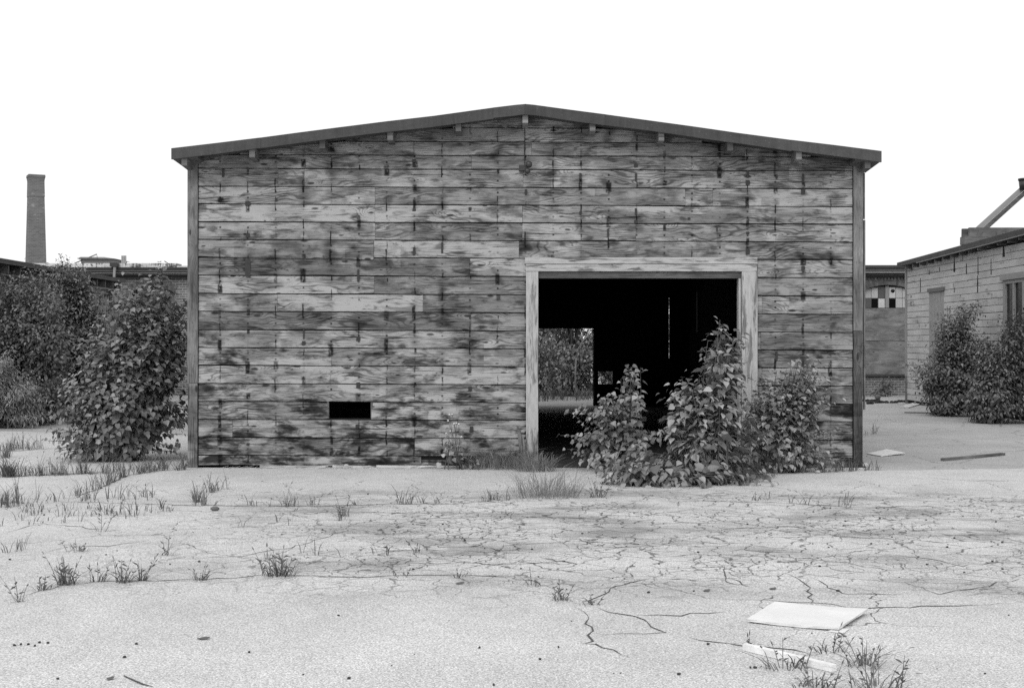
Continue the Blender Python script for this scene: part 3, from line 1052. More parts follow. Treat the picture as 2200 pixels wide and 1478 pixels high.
r_b = -WX / (862 * S)
wy0, wy1 = D * (r_a - 1), D * (r_b - 1)
win = MB().box(WX + .008, WX + .02, wy0, wy1, 1.4, 2.15).build('window', M['pane_black'], lefts)
for b in ((wy0 - .12, wy0, 1.3, 2.2), (wy1, wy1 + .12, 1.3, 2.2), (wy0, wy1, 2.151, 2.24)):
    MB().box(WX + .008, WX + .05, b[0], b[1], b[2], b[3]).build('window_frame', M['frame'], win)

# ================================================================== RIGHT SHED
RW = 11.0
rs = tag(empty('white_shed', (RW + 2, 15, 0)), 'peeling white board shed with sloping dark roof at the right edge', 'shed')
ra, rb = D * 0.45, D * 1.09
rtop = 3.86
rw = MB().box(RW + .03, RW + 7, ra, rb, 0, rtop).build('wall', M['dark_wood'], rs)
door_y0, door_y1 = D * (11 / (928 * S) - 1), D * (11 / (897 * S) - 1)
wn0, wn1 = D * (11 / (1103 * S) - 1), D * (11 / (1058 * S) - 1)
rh = 0.1625
for i in range(23):
    z0 = 0.10 + i * rh
    cuts = [ra] + sorted(random.uniform(ra + .8, rb - .8) for _ in range(random.choice([2, 3, 3]))) + [rb]
    segs = []
    for a, b in zip(cuts[:-1], cuts[1:]):
        holes = []
        if z0 + rh / 2 < 3.10:
            holes.append((door_y0, door_y1))
        if 0.9 < z0 + rh / 2 < 3.15:
            holes.append((wn0, wn1))
        parts = [(a, b)]
        for h0, h1 in holes:
            nx = []
            for s, e in parts:
                if e <= h0 or s >= h1:
                    nx.append((s, e))
                else:
                    if s < h0: nx.append((s, h0))
                    if e > h1: nx.append((h1, e))
            parts = nx
        segs += parts
    for a, b in segs:
        if b - a < .05:
            continue
        MB().box(RW - random.uniform(0, .008), RW + .029, a + .004, b - .004, z0, z0 + rh - .012, .002).build('plank', M['white_board'], rw)
for px, y0_, y1_, w_ in ((1978, 598, 628, .05), (1997, 580, 590, .04), (2019, 574, 584, .04), (2051, 552, 584, .09), (2077, 566, 588, .05), (2102, 553, 590, .04), (2101, 592, 628, .05), (2130, 556, 590, .03), (2157, 530, 552, .10), (1958, 634, 640, .05), (2051, 618, 628, .04)):
    rq = RW / ((px - 1100) * S)
    yq = D * (rq - 1)
    za, zb_ = CH - (y1_ - 739) * S * rq, CH - (y0_ - 739) * S * rq
    MB().quadbox([(RW - .012, yq - w_ * .6, za), (RW - .012, yq + w_ * .6, za), (RW - .006, yq + w_ * .6, za), (RW - .006, yq - w_ * .6, za),
                  (RW - .012, yq - w_ * .2, zb_), (RW - .012, yq + w_ * .3, zb_), (RW - .006, yq + w_ * .3, zb_), (RW - .006, yq - w_ * .2, zb_)]).build('board_split', M['dark_wood'], rw)
MB().box(RW - .035, RW + .03, rb - .02, rb + .10, .75, rtop + .05).build('corner_board', M['frame'], rs)
MB().box(RW - .030, RW + .03, rb - .01, rb + .09, 0, .75).build('corner_board', M['cornice_mid'], rs)
rr_ = MB()
rr_.quadbox([(RW - .22, ra - .2, 4.02), (RW + 7.2, ra - .2, 4.5), (RW + 7.2, rb + .22, 4.35), (RW - .22, rb + .22, 3.80),
             (RW - .22, ra - .2, 4.13), (RW + 7.2, ra - .2, 4.61), (RW + 7.2, rb + .22, 4.46), (RW - .22, rb + .22, 3.92)])
rr_ = rr_.build('roof', M['felt'], rs)
y = ra + .2
while y < rb:
    t = (y - ra) / (rb - ra)
    zz = 4.02 + (3.80 - 4.02) * t
    MB().box(RW - .18, RW + .3, y - .025, y + .025, zz - .10, zz + .008).build('rafter', M['timber_x'], rr_)
    y += 0.62
MB().quadbox([(RW - .215, ra, 3.985), (RW - .19, ra, 3.985), (RW - .19, rb - 1.5, 3.80), (RW - .215, rb - 1.5, 3.80),
              (RW - .215, ra, 4.018), (RW - .19, ra, 4.018), (RW - .19, rb - 1.5, 3.832), (RW - .215, rb - 1.5, 3.832)]).build('eave_trim', M['metal_grey'], rr_)
dr = MB().box(RW - .01, RW + .028, door_y0, door_y1, .1, 3.0).build('shutter', M['grey_door'], rs)
for k in range(1, 5):
    yk = door_y0 + (door_y1 - door_y0) * k / 5
    MB().box(RW - .016, RW - .0105, yk - .012, yk + .012, .1, 3.0).build('seam_batten', M['grey_door'], dr)
MB().box(RW - .05, RW + .03, door_y0 - .1, door_y1 + .05, 3.003, 3.10).build('shutter_cap', M['cornice_mid'], dr)
wd = MB().box(RW + .012, RW + .028, wn0, wn1, .95, 3.05).build('window', M['pane_black'], rs)
for b in ((wn0, wn0 + .09, .95, 3.05), (wn1 - .13, wn1, .95, 3.05), ((wn0 + wn1) / 2 - .035, (wn0 + wn1) / 2 + .035, .95, 3.05), (wn0, wn1, 2.98, 3.06)):
    MB().box(RW - .035, RW + .011, b[0], b[1], b[2], b[3], .001).build('window_frame', M['frame'], wd)
MB().box(RW - .07, RW + .03, wn0 - .1, wn1 + .1, 3.065, 3.20).build('window_cap', M['frame'], wd)

# timber truss standing on that roof
tr = tag(empty('timber_truss', P(2110, 510, 1.85)), 'heavy bolted timber truss with raking brace standing on the white shed roof', 'truss')
uu = S * 1.85
yt = D * .85
TX = lambda px: (px - 1100) * uu
TZ = lambda py: CH - (py - 739) * uu
MB().box(TX(2080), TX(2290), yt - .09, yt + .0, TZ(519), TZ(490), .004).build('chord', M['timber_x'], tr)
MB().box(TX(2071), TX(2290), yt + .10, yt + .19, TZ(519), TZ(491), .004).build('chord', M['timber_x'], tr)
MB().box(TX(2069), TX(2118), yt - .12, yt + .22, TZ(526), TZ(508.2), .006).build('bearing_block', M['timber_x'], tr)
MB().beam((TX(2095), yt + .05, TZ(512)), (TX(2280), yt + .05, TZ(345)), .07, .21, (0, -1, 0)).build('brace', M['timber_x'], tr)
MB().beam((TX(2092), yt + .05, TZ(501)), (TX(2270), yt + .05, TZ(340)), .12, .02, (0, -1, 0)).build('brace_edge', M['cornice_pale'], tr)
for px in (2144, 2172, 2187):
    MB().box(TX(px) - .06, TX(px) + .06, yt - .115, yt - .091, TZ(510), TZ(500), .003).build('bolt_plate', M['cornice_mid'], tr)
MB().beam((TX(2096), yt - .11, TZ(511)), (TX(2104), yt - .11, TZ(497)), .02, .09, (1, 0, 0)).build('gusset', M['cornice_mid'], tr)
pot = MB().tube([P(2203, 408, 1.85), P(2203, 388, 1.85)], .135, .16, 12).tube([P(2203, 388, 1.85), P(2203, 384, 1.85)], .175, .175, 12)
pot = pot.build('brace_cap', M['fixture'], tr, True)

# ================================================================== BRICK BUILDINGS
r4 = 2.4
u4 = S * r4
yb4 = D * (r4 - 1)
BX = lambda px: (px - 1100) * u4
BZ = lambda py: CH - (py - 739) * u4


def arch_wall(parent, x0, x1, z0, z1, cx, hw, zs, rise, thick=0.35):
    """front wall with one segmental-arched opening from z0 up"""
    n = 12
    R = (hw * hw + rise * rise) / (2 * rise)
    cz = zs + rise - R
    m = MB()
    m.box(x0, cx - hw, yb4, yb4 + thick, z0, z1).box(cx + hw, x1, yb4, yb4 + thick, z0, z1)
    for i in range(n):
        a = cx - hw + 2 * hw * i / n
        b = cx - hw + 2 * hw * (i + 1) / n
        za = cz + math.sqrt(R * R - (a - cx) ** 2)
        zb = cz + math.sqrt(R * R - (b - cx) ** 2)
        m.quadbox([(a, yb4, za), (b, yb4, zb), (b, yb4 + thick, zb), (a, yb4 + thick, za),
                   (a, yb4, z1), (b, yb4, z1), (b, yb4 + thick, z1), (a, yb4 + thick, z1)])
    w = m.build('wall', M['brick'], parent)
    half = math.asin(hw / R)
    bed = MB()
    for ring in range(2):
        ra_, rb_ = R + 0.005 + ring * .115, R + 0.11 + ring * .115
        nb = int(2 * half * R / 0.078)
        for i in range(nb):
            a0 = -half + 2 * half * (i + .08) / nb
            a1 = -half + 2 * half * (i + .92) / nb
            pts = []
            for yy in (yb4 - .022, yb4 + .02):
                for aa, rr2 in ((a0, ra_), (a1, ra_), (a1, rb_), (a0, rb_)):
                    pts.append((cx + math.sin(aa) * rr2, yy, cz + math.cos(aa) * rr2))
            MB().quadbox([pts[0], pts[1], pts[5], pts[4], pts[3], pts[2], pts[6], pts[7]]).build('arch_brick', M['voussoir'], w)
    for i in range(n):
        a0, a1 = -half + 2 * half * i / n, -half + 2 * half * (i + 1) / n
        pts = []
        for yy in (yb4 - .012, yb4 + .01):
            for aa, rr2 in ((a0, R), (a1, R), (a1, R + .23), (a0, R + .23)):
                pts.append((cx + math.sin(aa) * rr2, yy, cz + math.cos(aa) * rr2))
        bed.quadbox([pts[0], pts[1], pts[5], pts[4], pts[3], pts[2], pts[6], pts[7]])
    bed.build('arch_mortar', M['mortar'], w)
    return w, R, cz


def cornice(parent, x0, x1, layers):
    c = None
    for a, b, out, mat in layers:
        o = MB().box(x0, x1, yb4 - out, yb4 + .3, BZ(b), BZ(a)).build('cornice' if c is None else 'cornice_band', M[mat], c or parent)
        c = c or o
    return c


# right one
br = tag(empty('brick_building', (BX(1900), yb4, 0)), 'brick mill building with boarded arched window seen right of the barn', 'building')
bx0, bx1 = BX(1720), BX(2140)
w, R, cz = arch_wall(br, bx0, bx1, 0.0, BZ(596), BX(1908), (1908 - 1856) * u4, BZ(623), .16)
cornice(br, bx0, bx1, [(571.5, 577, .42, 'cornice_dark'), (577.02, 584, .34, 'cornice_mid'), (584.02, 585.5, .30, 'cornice_dark'),
                       (585.52, 587.5, .33, 'cornice_pale'), (587.52, 590.5, .22, 'cornice_dark'), (590.52, 591.5, .24, 'cornice_mid'), (591.52, 596, .12, 'cornice_dark')])  # lowest dark band: shadow under the cornice put into its colour
m = MB().box(bx0, bx1, yb4 + .35, yb4 + 9, 0, BZ(577)).build('block', M['brick'], br)
for k in range(40):
    x = BX(1850) + k * .105
    MB().box(x, x + .06, yb4 - .05, yb4 + .01, BZ(602), BZ(596.6)).build('dentil_brick', M['voussoir'], w)
yw = yb4 + .10
wf = MB().box(BX(1858), BX(1958), yw + .03, yw + .06, BZ(806), BZ(615)).build('window', M['cornice_mid'], br)
for k, (a, b) in enumerate(((1860, 1873.5), (1874.5, 1888), (1889.5, 1903), (1912.5, 1926), (1927, 1940.5), (1941.5, 1955))):
    for row in range(2):
        zt = BZ(641.5) if row else BZ(max(613, 622 - (1 - ((a + b) / 2 - 1908) ** 2 / 2500) * 5))
        zb_ = BZ(661) if row else BZ(640)
        kind = (('pane_pale', 'pane_pale', 'pane_grey', 'pane_pale', 'pane_pale', 'pane_pale'), ('pane_grey', 'pane_black', 'pane_pale', 'pane_black', 'pane_pale', 'pane_pale'))[row][k]
        MB().box(BX(a), BX(b), yw + .015, yw + .029, zb_, zt).build('pane', M[kind], wf)
MB().blob((BX(1921), yw + .012, BZ(625)), .075, .006, .06, 4, .4).build('broken_hole', M['pane_black'], wf)
MB().box(BX(1904), BX(1911.5), yw - .02, yw + .029, BZ(661), BZ(614)).build('mullion', M['frame'], wf)
for a, b in ((1858, 1957),):
    for za, zb_ in ((662, 731.5), (732.5, 804)):
        MB().box(BX(a), BX(b), yw - .012, yw + .012, BZ(zb_), BZ(za)).build('plywood_sheet', M['plywood'], wf)
MB().box(BX(1857), BX(1958), yb4 - .04, yw + .02, BZ(808), BZ(804.5)).build('sill', M['cornice_dark'], wf)
MB().box(BX(1857), BX(1958), yb4 + .06, yw + .25, 0, BZ(808.3)).build('apron', M['brick'], wf)

# left one
bl = tag(empty('brick_building', (BX(300), yb4, 0)), 'brick building with white peeling roof edge seen left of the barn', 'building')
lx0_, lx1_ = BX(-60), BX(560)
w, R, cz = arch_wall(bl, lx0_, lx1_, 0.0, BZ(598), BX(328), 47 * u4, BZ(628), .17)
cornice(bl, lx0_, BX(560), [(576.5, 579.5, .46, 'cornice_dark'), (579.52, 585, .40, 'cornice_mid'), (585.02, 587.8, .34, 'cornice_mid'), (587.82, 589, .36, 'cornice_pale'),
                            (589.02, 590.8, .26, 'cornice_dark'), (590.82, 592, .30, 'cornice_mid'), (592.02, 598, .14, 'cornice_dark')])  # last dark band carries the cornice's own shadow as colour
MB().box(lx0_, lx1_, yb4 + .35, yb4 + 9, 0, BZ(577)).build('block', M['brick'], bl)
MB().box(lx0_, BX(387), yb4 - .44, yb4 + .2, BZ(576), BZ(567.5)).build('roof_edge', M['peel_white'], bl)
MB().box(BX(387) + .004, lx1_, yb4 - .44, yb4 + .2, BZ(576), BZ(573)).build('roof_edge', M['peel_white'], bl)
dp = MB().box(BX(248), BX(264), yb4 - .60, yb4 - .45, BZ(575), BZ(567)).build('rain_hopper', M['fixture'], bl)
MB().beam((BX(257.5), yb4 - .52, BZ(575)), (BX(254.5), yb4 - .45, BZ(600)), .095, .07, (1, 0, 0)).build('downpipe', M['metal_pale'], dp)
MB().beam((BX(254.5), yb4 - .45, BZ(600)), (BX(254.5), yb4 - .2, BZ(845)), .095, .07, (1, 0, 0)).build('downpipe', M['metal_pale'], dp)
wf = MB().box(BX(282), BX(374), yw + .03, yw + .06, BZ(800), BZ(618)).build('window', M['pane_black'], bl)
for a, b, za, zb_, mt in ((284, 306, 625, 700, 'pane_black'), (308, 334, 621, 700, 'cornice_mid'), (352, 372, 628, 645, 'pane_black'), (337, 350, 622, 700, 'pane_grey'), (352, 372, 647, 700, 'pane_grey')):
    MB().box(BX(a), BX(b), yw + .015, yw + .029, BZ(zb_), BZ(za)).build('pane', M[mt], wf)
for a in (306.2, 334.3, 350.2):
    MB().box(BX(a), BX(a + 1.6), yw - .01, yw + .029, BZ(700), BZ(620)).build('mullion', M['frame'], wf)
# roof furniture
rv = 2.55
m = MB()
a0, a1 = P(174, 568, rv), P(243, 568, rv)
z0, z1, z2 = P(0, 572, rv).z, P(0, 556.5, rv).z, P(0, 552.5, rv).z
m.box(a0.x, a1.x, a0.y, a0.y + 1.6, z0 - .5, z1)
vent = tag(empty('roof_vent', (0.5 * (a0.x + a1.x), a0.y, z0 - .4)), 'wide grey box vent on the brick building roof near the chimney', 'vent')
m.build('curb', M['metal_grey'], vent)
m = MB().quadbox([(a0.x - .1, a0.y - .12, z1 + .002), (a1.x + .1, a0.y - .12, z1 + .002), (a1.x + .1, a0.y + 1.7, z1 + .002), (a0.x - .1, a0.y + 1.7, z1 + .002),
                  (a0.x + .0, a0.y - .05, z2), (a1.x - .4, a0.y + .3, z2 + .02), (a1.x - .4, a0.y + 1.4, z2 + .02), (a0.x + .0, a0.y + 1.5, z2)])
m.build('cover', M['metal_grey'], vent)
MB().tube([P(160, 566, rv), P(208, 546.5, rv), P(209, 556, rv)], .02, .02, 5).build('stay_rod', M['metal_grey'], vent)
m = MB()
for px in (262.5, 266, 269.5):
    m.tube([P(px, 575, rv), P(px, 549.5, rv)], .032, .032, 8)
pv = m.build('vent_pipe', M['metal_pale'])
tag(pv, 'cluster of pale upright pipes on the brick building roof', 'pipe')

# chimney
rc = 8.0
uc = S * rc
ch = tag(empty('chimney_stack', P(77, 739, rc) - Vector((0, 0, CH))), 'tall tapering square brick chimney against the white sky on the left', 'chimney')
c0 = P(77, 739, rc)
ang = math.radians(28)


def ring_(hw, z):
    out = []
    for i in range(4):
        a = ang + math.pi / 4 + i * math.pi / 2
        out.append((c0.x + math.cos(a) * hw * 1.414, c0.y + math.sin(a) * hw * 1.414, z))
    return out


def stack(levels):
    m = MB()
    for hw, py in levels:
        m.v += ring_(hw * uc, CH - (py - 739) * uc)
    n = len(levels)
    for i in range(n - 1):
        for k in range(4):
            m.f.append((i * 4 + k, i * 4 + (k + 1) % 4, i * 4 + 4 + (k + 1) % 4, i * 4 + 4 + k))
    m.f.append((3, 2, 1, 0))
    m.f.append(tuple((n - 1) * 4 + k for k in range(4)))
    return m


zb_ = 739 + CH / uc
stack([(20.5, zb_), (18.9, 566), (15.6, 424.2)]).build('shaft', M['chimney'], ch)
stack([(16.2, 424), (15.6, 395), (15.6, 390), (16.6, 383.2)]).build('neck', M['chimney'], ch)
stack([(17.2, 383), (17.4, 379.2)]).build('corbel', M['chimney'], ch)
stack([(17.0, 379), (16.8, 377)]).build('crown', M['chimney'], ch)

# ================================================================== PLANTS
HEART_V = np.array([(0, 0, 0), (-.20, -.10, -.02), (-.44, .06, .035), (-.50, .30, .05), (-.30, .62, .03), (-.10, .86, -.03), (0, 1.04, -.10),
                    (.10, .86, -.03), (.30, .62, .03), (.50, .30, .05), (.44, .06, .035), (.20, -.10, -.02), (0, .42, -.03)], dtype=np.float32)
HEART_F = np.array([(12, 0, 1), (12, 1, 2), (12, 2, 3), (12, 3, 4), (12, 4, 5), (12, 5, 6), (12, 6, 7), (12, 7, 8), (12, 8, 9), (12, 9, 10), (12, 10, 11), (12, 11, 0)])
OVAL_V = np.array([(0, 0, 0), (-.22, .22, .05), (-.24, .55, .04), (0, 1.0, -.12), (.24, .55, .04), (.22, .22, .05), (0, .45, -.02)], dtype=np.float32)
OVAL_F = np.array([(6, 0, 1), (6, 1, 2), (6, 2, 3), (6, 3, 4), (6, 4, 5), (6, 5, 0)])
LANCE_V = np.array([(0, 0, 0), (-.10, .35, .02), (0, 1.0, -.10), (.10, .35, .02), (0, .35, -.01)], dtype=np.float32)
LANCE_F = np.array([(4, 0, 1), (4, 1, 2), (4, 2, 3), (4, 3, 0)])


def norm(a):
    return a / np.maximum(1e-6, np.linalg.norm(a, axis=-1, keepdims=True))


def leaf_frames(tip, nrm):
    t = norm(tip)
    n = norm(nrm - (nrm * t).sum(-1, keepdims=True) * t)
    x = np.cross(t, n)
    return np.stack([x, t, n], axis=-1)          # columns


def leaf_mesh(name, V, F, frames, pos, size, mat, parent):
    if len(pos) == 0:
        return None
    N = len(pos)
    jig = V[None] * size[:, None, None]
    # some leaves fold or curl more than others
    fold = rng.uniform(0.3, 2.2, (N, 1))
    jig[:, :, 2] *= fold
    world = np.einsum('nij,nkj->nki', frames, jig) + pos[:, None]
    k = len(V)
    faces = (F[None] + (np.arange(N) * k)[:, None, None]).reshape(-1, F.shape[1])
    return bulk(name, world.reshape(-1, 3), faces, mat, parent, False)


heart_meshes = []
for q in range(4):
    vv = HEART_V.copy()
    vv[:, 2] *= (0.5, 1.1, 1.7, 2.3)[q]
    vv[:, 0] *= (1.0, .92, .84, .9)[q]
    me = bpy.data.meshes.new('leaf')
    me.from_pydata([tuple(map(float, p)) for p in vv], [], [tuple(map(int, f)) for f in HEART_F])
    heart_meshes.append(me)
heart_lib = {}


def heart_mesh(mat, q):
    key = (mat.name, q)
    if key not in heart_lib:
        me = heart_meshes[q].copy()
        me.materials.append(mat)
        heart_lib[key] = me
    return heart_lib[key]


def shrub(name, label, base, lobes, r, depth, shoots, leaf, size, mat, spacing=0.085, singles=0, kind='heart', cat='shrub', group=None,
          droop=0.8, bright=None, zmin=0.03, upright=0.0, spires=0, avoid_y=None, avoid_x=None, dens=1.0, fill=1, fillr=.10, surf=0.55, per=6, t0=.35, cj=.12):
    """a clump of leafy shoots that grow from the base out to the outline of the lobes (photo pixels at depth ratio r)"""
    root = tag(empty(name, (base[0], base[1], 0)), label, cat, group)
    base = np.array(base, dtype=float)
    areas = np.array([math.sqrt(a[2] * a[3]) for a in lobes], dtype=float)
    areas /= areas.sum()
    stems = MB()
    tips_p, tips_d, tips_s = [], [], []
    # sprays: several shoots share one end, with open shade between the sprays
    ends = []
    K = max(4, shoots // per)
    picks = list(range(len(lobes))) + list(rng.choice(len(lobes), size=max(0, K - len(lobes)), p=areas))
    for li in picks:
        lb = lobes[li]
        rr = lb[4] if len(lb) > 4 else r
        d = rng.normal(size=3)
        d[1] = -abs(d[1]) if rng.random() < .7 else d[1]
        d /= np.linalg.norm(d)
        rad = rng.uniform(surf, 1.0)
        c = P(lb[0], lb[1], rr)
        ends.append(np.array([c.x + d[0] * rad * lb[2] * S * rr, c.y + d[1] * rad * depth, c.z + d[2] * rad * lb[3] * S * rr]))
    for i in range(shoots):
        tgt = ends[i % len(ends)] + rng.normal(size=3) * cj * np.array([1.2, 1.0, .7])
        tgt[2] = max(tgt[2], zmin + .05)
        if avoid_y is not None:
            tgt[1] = min(tgt[1], avoid_y)
        if avoid_x is not None:
            tgt[0] = min(tgt[0], avoid_x[1]) if avoid_x[0] > 0 else max(tgt[0], avoid_x[1])
        b0 = base + np.array([rng.normal() * .12, rng.normal() * .10, 0])
        mid = (b0 + tgt) / 2
        mid[2] += 0.22 * np.linalg.norm((tgt - b0)[:2]) + .12 * abs(tgt[2] - b0[2])
        n = 9
        ts = np.linspace(0, 1, n)[:, None]
        pts = (1 - ts) ** 2 * b0 + 2 * ts * (1 - ts) * mid + ts ** 2 * tgt
        pts[:, 2] = np.maximum(pts[:, 2], zmin * .6)
        stems.tube([tuple(p) for p in pts[::2]], 0.008, 0.003, 4, False)
        L = np.linalg.norm(np.diff(pts, axis=0), axis=1).sum()
        nl = max(4, int(L * (1 - t0) / spacing * dens))
        tt = np.linspace(t0, 1.0, nl) + rng.normal(size=nl) * .01
        tt = np.clip(tt, 0, 1)[:, None]
        q = (1 - tt) ** 2 * b0 + 2 * tt * (1 - tt) * mid + tt ** 2 * tgt
        tan = 2 * (1 - tt) * (mid - b0) + 2 * tt * (tgt - mid)
        tan = norm(tan)
        side = norm(np.cross(tan, np.array([0, 0, 1.0]) + rng.normal(size=3) * .15))
        sgn = np.where(np.arange(nl) % 2 == 0, 1.0, -1.0)[:, None]
        out = norm(side * sgn + tan * .45 + rng.normal(size=(nl, 3)) * .35)
        tips_p.append(q + out * size * rng.uniform(.15, .55, (nl, 1)))
        tips_d.append(out)
        tips_s.append(size * rng.uniform(.6, 1.25, nl) * np.linspace(1.1, .7, nl))
    p = np.concatenate(tips_p)
    d = np.concatenate(tips_d)
    s = np.concatenate(tips_s)
    if fill:
        # side twigs: leaves set off from the shoot, each on its own short stalk
        q = np.concatenate([p] * fill) + rng.normal(size=(len(p) * fill, 3)) * fillr * np.array([1, 1, .8])
        d = np.concatenate([d, norm(np.concatenate([d] * fill) + rng.normal(size=q.shape) * .6)])
        s = np.concatenate([s, np.concatenate([s] * fill) * rng.uniform(.6, 1.05, len(q))])
        p = np.concatenate([p, q])
    # tip direction: outwards and hanging; the face turned up and away from the clump
    cen = np.array([base[0], base[1], p[:, 2].mean() * .6])
    away = norm(p - cen)
    tip = d * (1 - droop * .45) + np.array([0, 0, -1.0]) * droop * rng.uniform(.5, 1.4, (len(p), 1)) + away * .3
    nrm = away * .9 + np.array([0, -.35, .8]) + rng.normal(size=p.shape) * .35
    ok = (p[:, 2] + np.minimum(0, norm(tip)[:, 2]) * s > zmin * .3) | (p[:, 2] > .12)
    p[:, 2] = np.maximum(p[:, 2], zmin + s * .35)
    fr = leaf_frames(tip, nrm)
    if avoid_y is not None:
        keep = p[:, 1] < avoid_y + .04
        p, fr, s = p[keep], fr[keep], s[keep]
    if avoid_x is not None:
        keep = p[:, 0] < avoid_x[1] + .02 if avoid_x[0] > 0 else p[:, 0] > avoid_x[1] - .02
        p, fr, s = p[keep], fr[keep], s[keep]
    stems.build('stems', M['stem'], root, True)
    V, F = {'heart': (HEART_V, HEART_F), 'oval': (OVAL_V, OVAL_F), 'lance': (LANCE_V, LANCE_F)}[kind]
    order = np.argsort(p[:, 1] - s * 2.0)          # the ones that show largest come first
    one = order[:singles]
    rest = order[singles:]
    for i in one:
        o = bpy.data.objects.new('leaf', heart_mesh(mat, int(rng.integers(4))))
        col.objects.link(o)
        o.parent = root
        mw = Matrix(((*fr[i][0], p[i][0] - root.location.x), (*fr[i][1], p[i][1] - root.location.y), (*fr[i][2], p[i][2]), (0, 0, 0, 1)))
        o.matrix_local = mw @ Matrix.Scale(float(s[i]), 4)
    fo = leaf_mesh('foliage', V, F, fr[rest], p[rest], s[rest], mat, root)
    if fo is not None:
        fo['kind'] = 'stuff'
    return root


# in and beside the doorway
shrub('leafy_shrub', 'small pale heart-leaved shrub in the doorway, left of the biggest one', tuple(G(1345, 1008)),
      [(1320, 900, 62, 70), (1348, 830, 26, 42), (1350, 800, 8, 12), (1255, 930, 36, 50), (1305, 985, 85, 32), (1388, 955, 30, 52), (1258, 885, 14, 30), (1300, 840, 14, 40)], .975, .45, 100, 0, .09, M['heart'], .065, 300, fill=0, per=3, t0=.22, cj=.08)
shrub('leafy_shrub', 'biggest heart-leaved shrub, standing in front of the right door jamb', tuple(G(1520, 1040)),
      [(1480, 930, 92, 90), (1525, 850, 70, 70), (1562, 775, 14, 60), (1565, 715, 5, 14), (1572, 740, 6, 20), (1490, 1000, 135, 40), (1400, 1000, 50, 40), (1380, 1030, 55, 20), (1440, 1025, 80, 26), (1590, 1010, 70, 30), (1570, 950, 75, 85), (1455, 850, 28, 60)], .92, .75, 230, 0, .115, M['heart'], .08, 300, fill=1, fillr=.06, per=4, t0=.28, cj=.075)
shrub('creeping_shrub', 'low creeping heart-leaved shoots spreading over the paving in front of the doorway', tuple(G(1430, 1045)),
      [(1400, 1040, 70, 14), (1460, 1044, 80, 14), (1320, 1010, 55, 8), (1560, 1040, 60, 16), (1360, 1045, 50, 8)], .88, .3, 80, 0, .115, M['heart'], .10, 120, zmin=.02)
shrub('leafy_shrub', 'small-leaved shrub against the boards right of the door jamb', tuple(G(1670, 1016)),
      [(1690, 850, 70, 62), (1700, 920, 80, 66), (1690, 985, 100, 30), (1650, 900, 36, 90), (1750, 860, 30, 40), (1725, 790, 14, 34)], .965, .40, 210, 0, .082, M['heart'], .065, 300, avoid_y=-.09, fill=1, fillr=.06, per=4, t0=.28, cj=.09)
# by the left corner of the barn
shrub('leafy_shrub', 'tall heart-leaved shrub crowding the left front corner of the barn', (-5.55, .95, 0),
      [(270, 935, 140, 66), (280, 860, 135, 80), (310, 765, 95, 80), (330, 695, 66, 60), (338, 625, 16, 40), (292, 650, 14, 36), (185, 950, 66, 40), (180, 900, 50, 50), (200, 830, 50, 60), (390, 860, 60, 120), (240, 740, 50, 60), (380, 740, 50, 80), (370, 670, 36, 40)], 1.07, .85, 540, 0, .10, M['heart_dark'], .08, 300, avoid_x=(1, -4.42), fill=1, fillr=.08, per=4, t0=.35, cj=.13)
# against the left shed
shrub('wild_bush', 'dark bush rising to the eaves of the low shed at the left edge', (-9.7, 9.6, 0),
      [(20, 650, 70, 70), (80, 760, 100, 100), (60, 850, 100, 60), (110, 690, 60, 80), (-30, 740, 70, 110), (60, 620, 26, 40)], 1.54, .8, 520, 0, .12, M['bush'], .08, 0, 'oval', 'bush', avoid_x=(-1, -11.0), fill=2, fillr=.09, per=8, t0=.5, cj=.16)
shrub('wild_bush', 'tall loose bush between the low shed and the shrub at the barn corner', (-9.4, 12.3, 0),
      [(150, 630, 36, 60), (180, 720, 80, 90), (225, 770, 70, 90), (170, 830, 90, 70), (215, 690, 40, 60), (165, 590, 16, 24)], 1.70, .8, 520, 0, .12, M['bush'], .08, 0, 'oval', 'bush', avoid_x=(-1, -11.0), fill=2, fillr=.09, per=8, t0=.5, cj=.16)
shrub('feathery_bush', 'pale feathery bush low at the left edge of the yard', (-10.1, 8.3, 0),
      [(5, 785, 60, 36), (30, 830, 60, 40), (66, 880, 30, 20), (-20, 850, 60, 55)], 1.47, .5, 170, 0, .13, M['sumac'], .045, 0, 'lance', 'bush', fill=3, fillr=.07, per=7, t0=.5, cj=.14)
# in front of the right shed
shrub('wild_bush', 'bush hiding the grey shutter of the white shed', (9.95, 12.8, 0),
      [(2055, 780, 70, 85), (2062, 690, 48, 50), (2035, 850, 66, 40), (2095, 840, 70, 55), (2005, 790, 28, 70), (2110, 760, 40, 70)], 1.72, .7, 420, 0, .11, M['bush'], .075, 0, 'oval', 'bush', avoid_x=(1, 10.85), fill=2, fillr=.09, per=8, t0=.5, cj=.15)
shrub('wild_bush', 'dense dark bush below the white shed window at the right edge', (9.9, 9.9, 0),
      [(2150, 780, 70, 75), (2170, 860, 90, 44), (2200, 730, 56, 80), (2115, 840, 60, 50), (2230, 820, 60, 90), (2190, 800, 60, 90)], 1.57, .6, 460, 0, .11, M['bush'], .075, 0, 'oval', 'bush', avoid_x=(1, 10.85), fill=2, fillr=.09, per=8, t0=.5, cj=.15)
shrub('wild_bush', 'small low bush at the foot of the distant boarded brick wall', tuple(G(1895, 851)),
      [(1897, 828, 26, 18), (1880, 838, 20, 10)], 2.36, .3, 36, 0, .12, M['bush'], .08, 0, 'oval', 'bush')

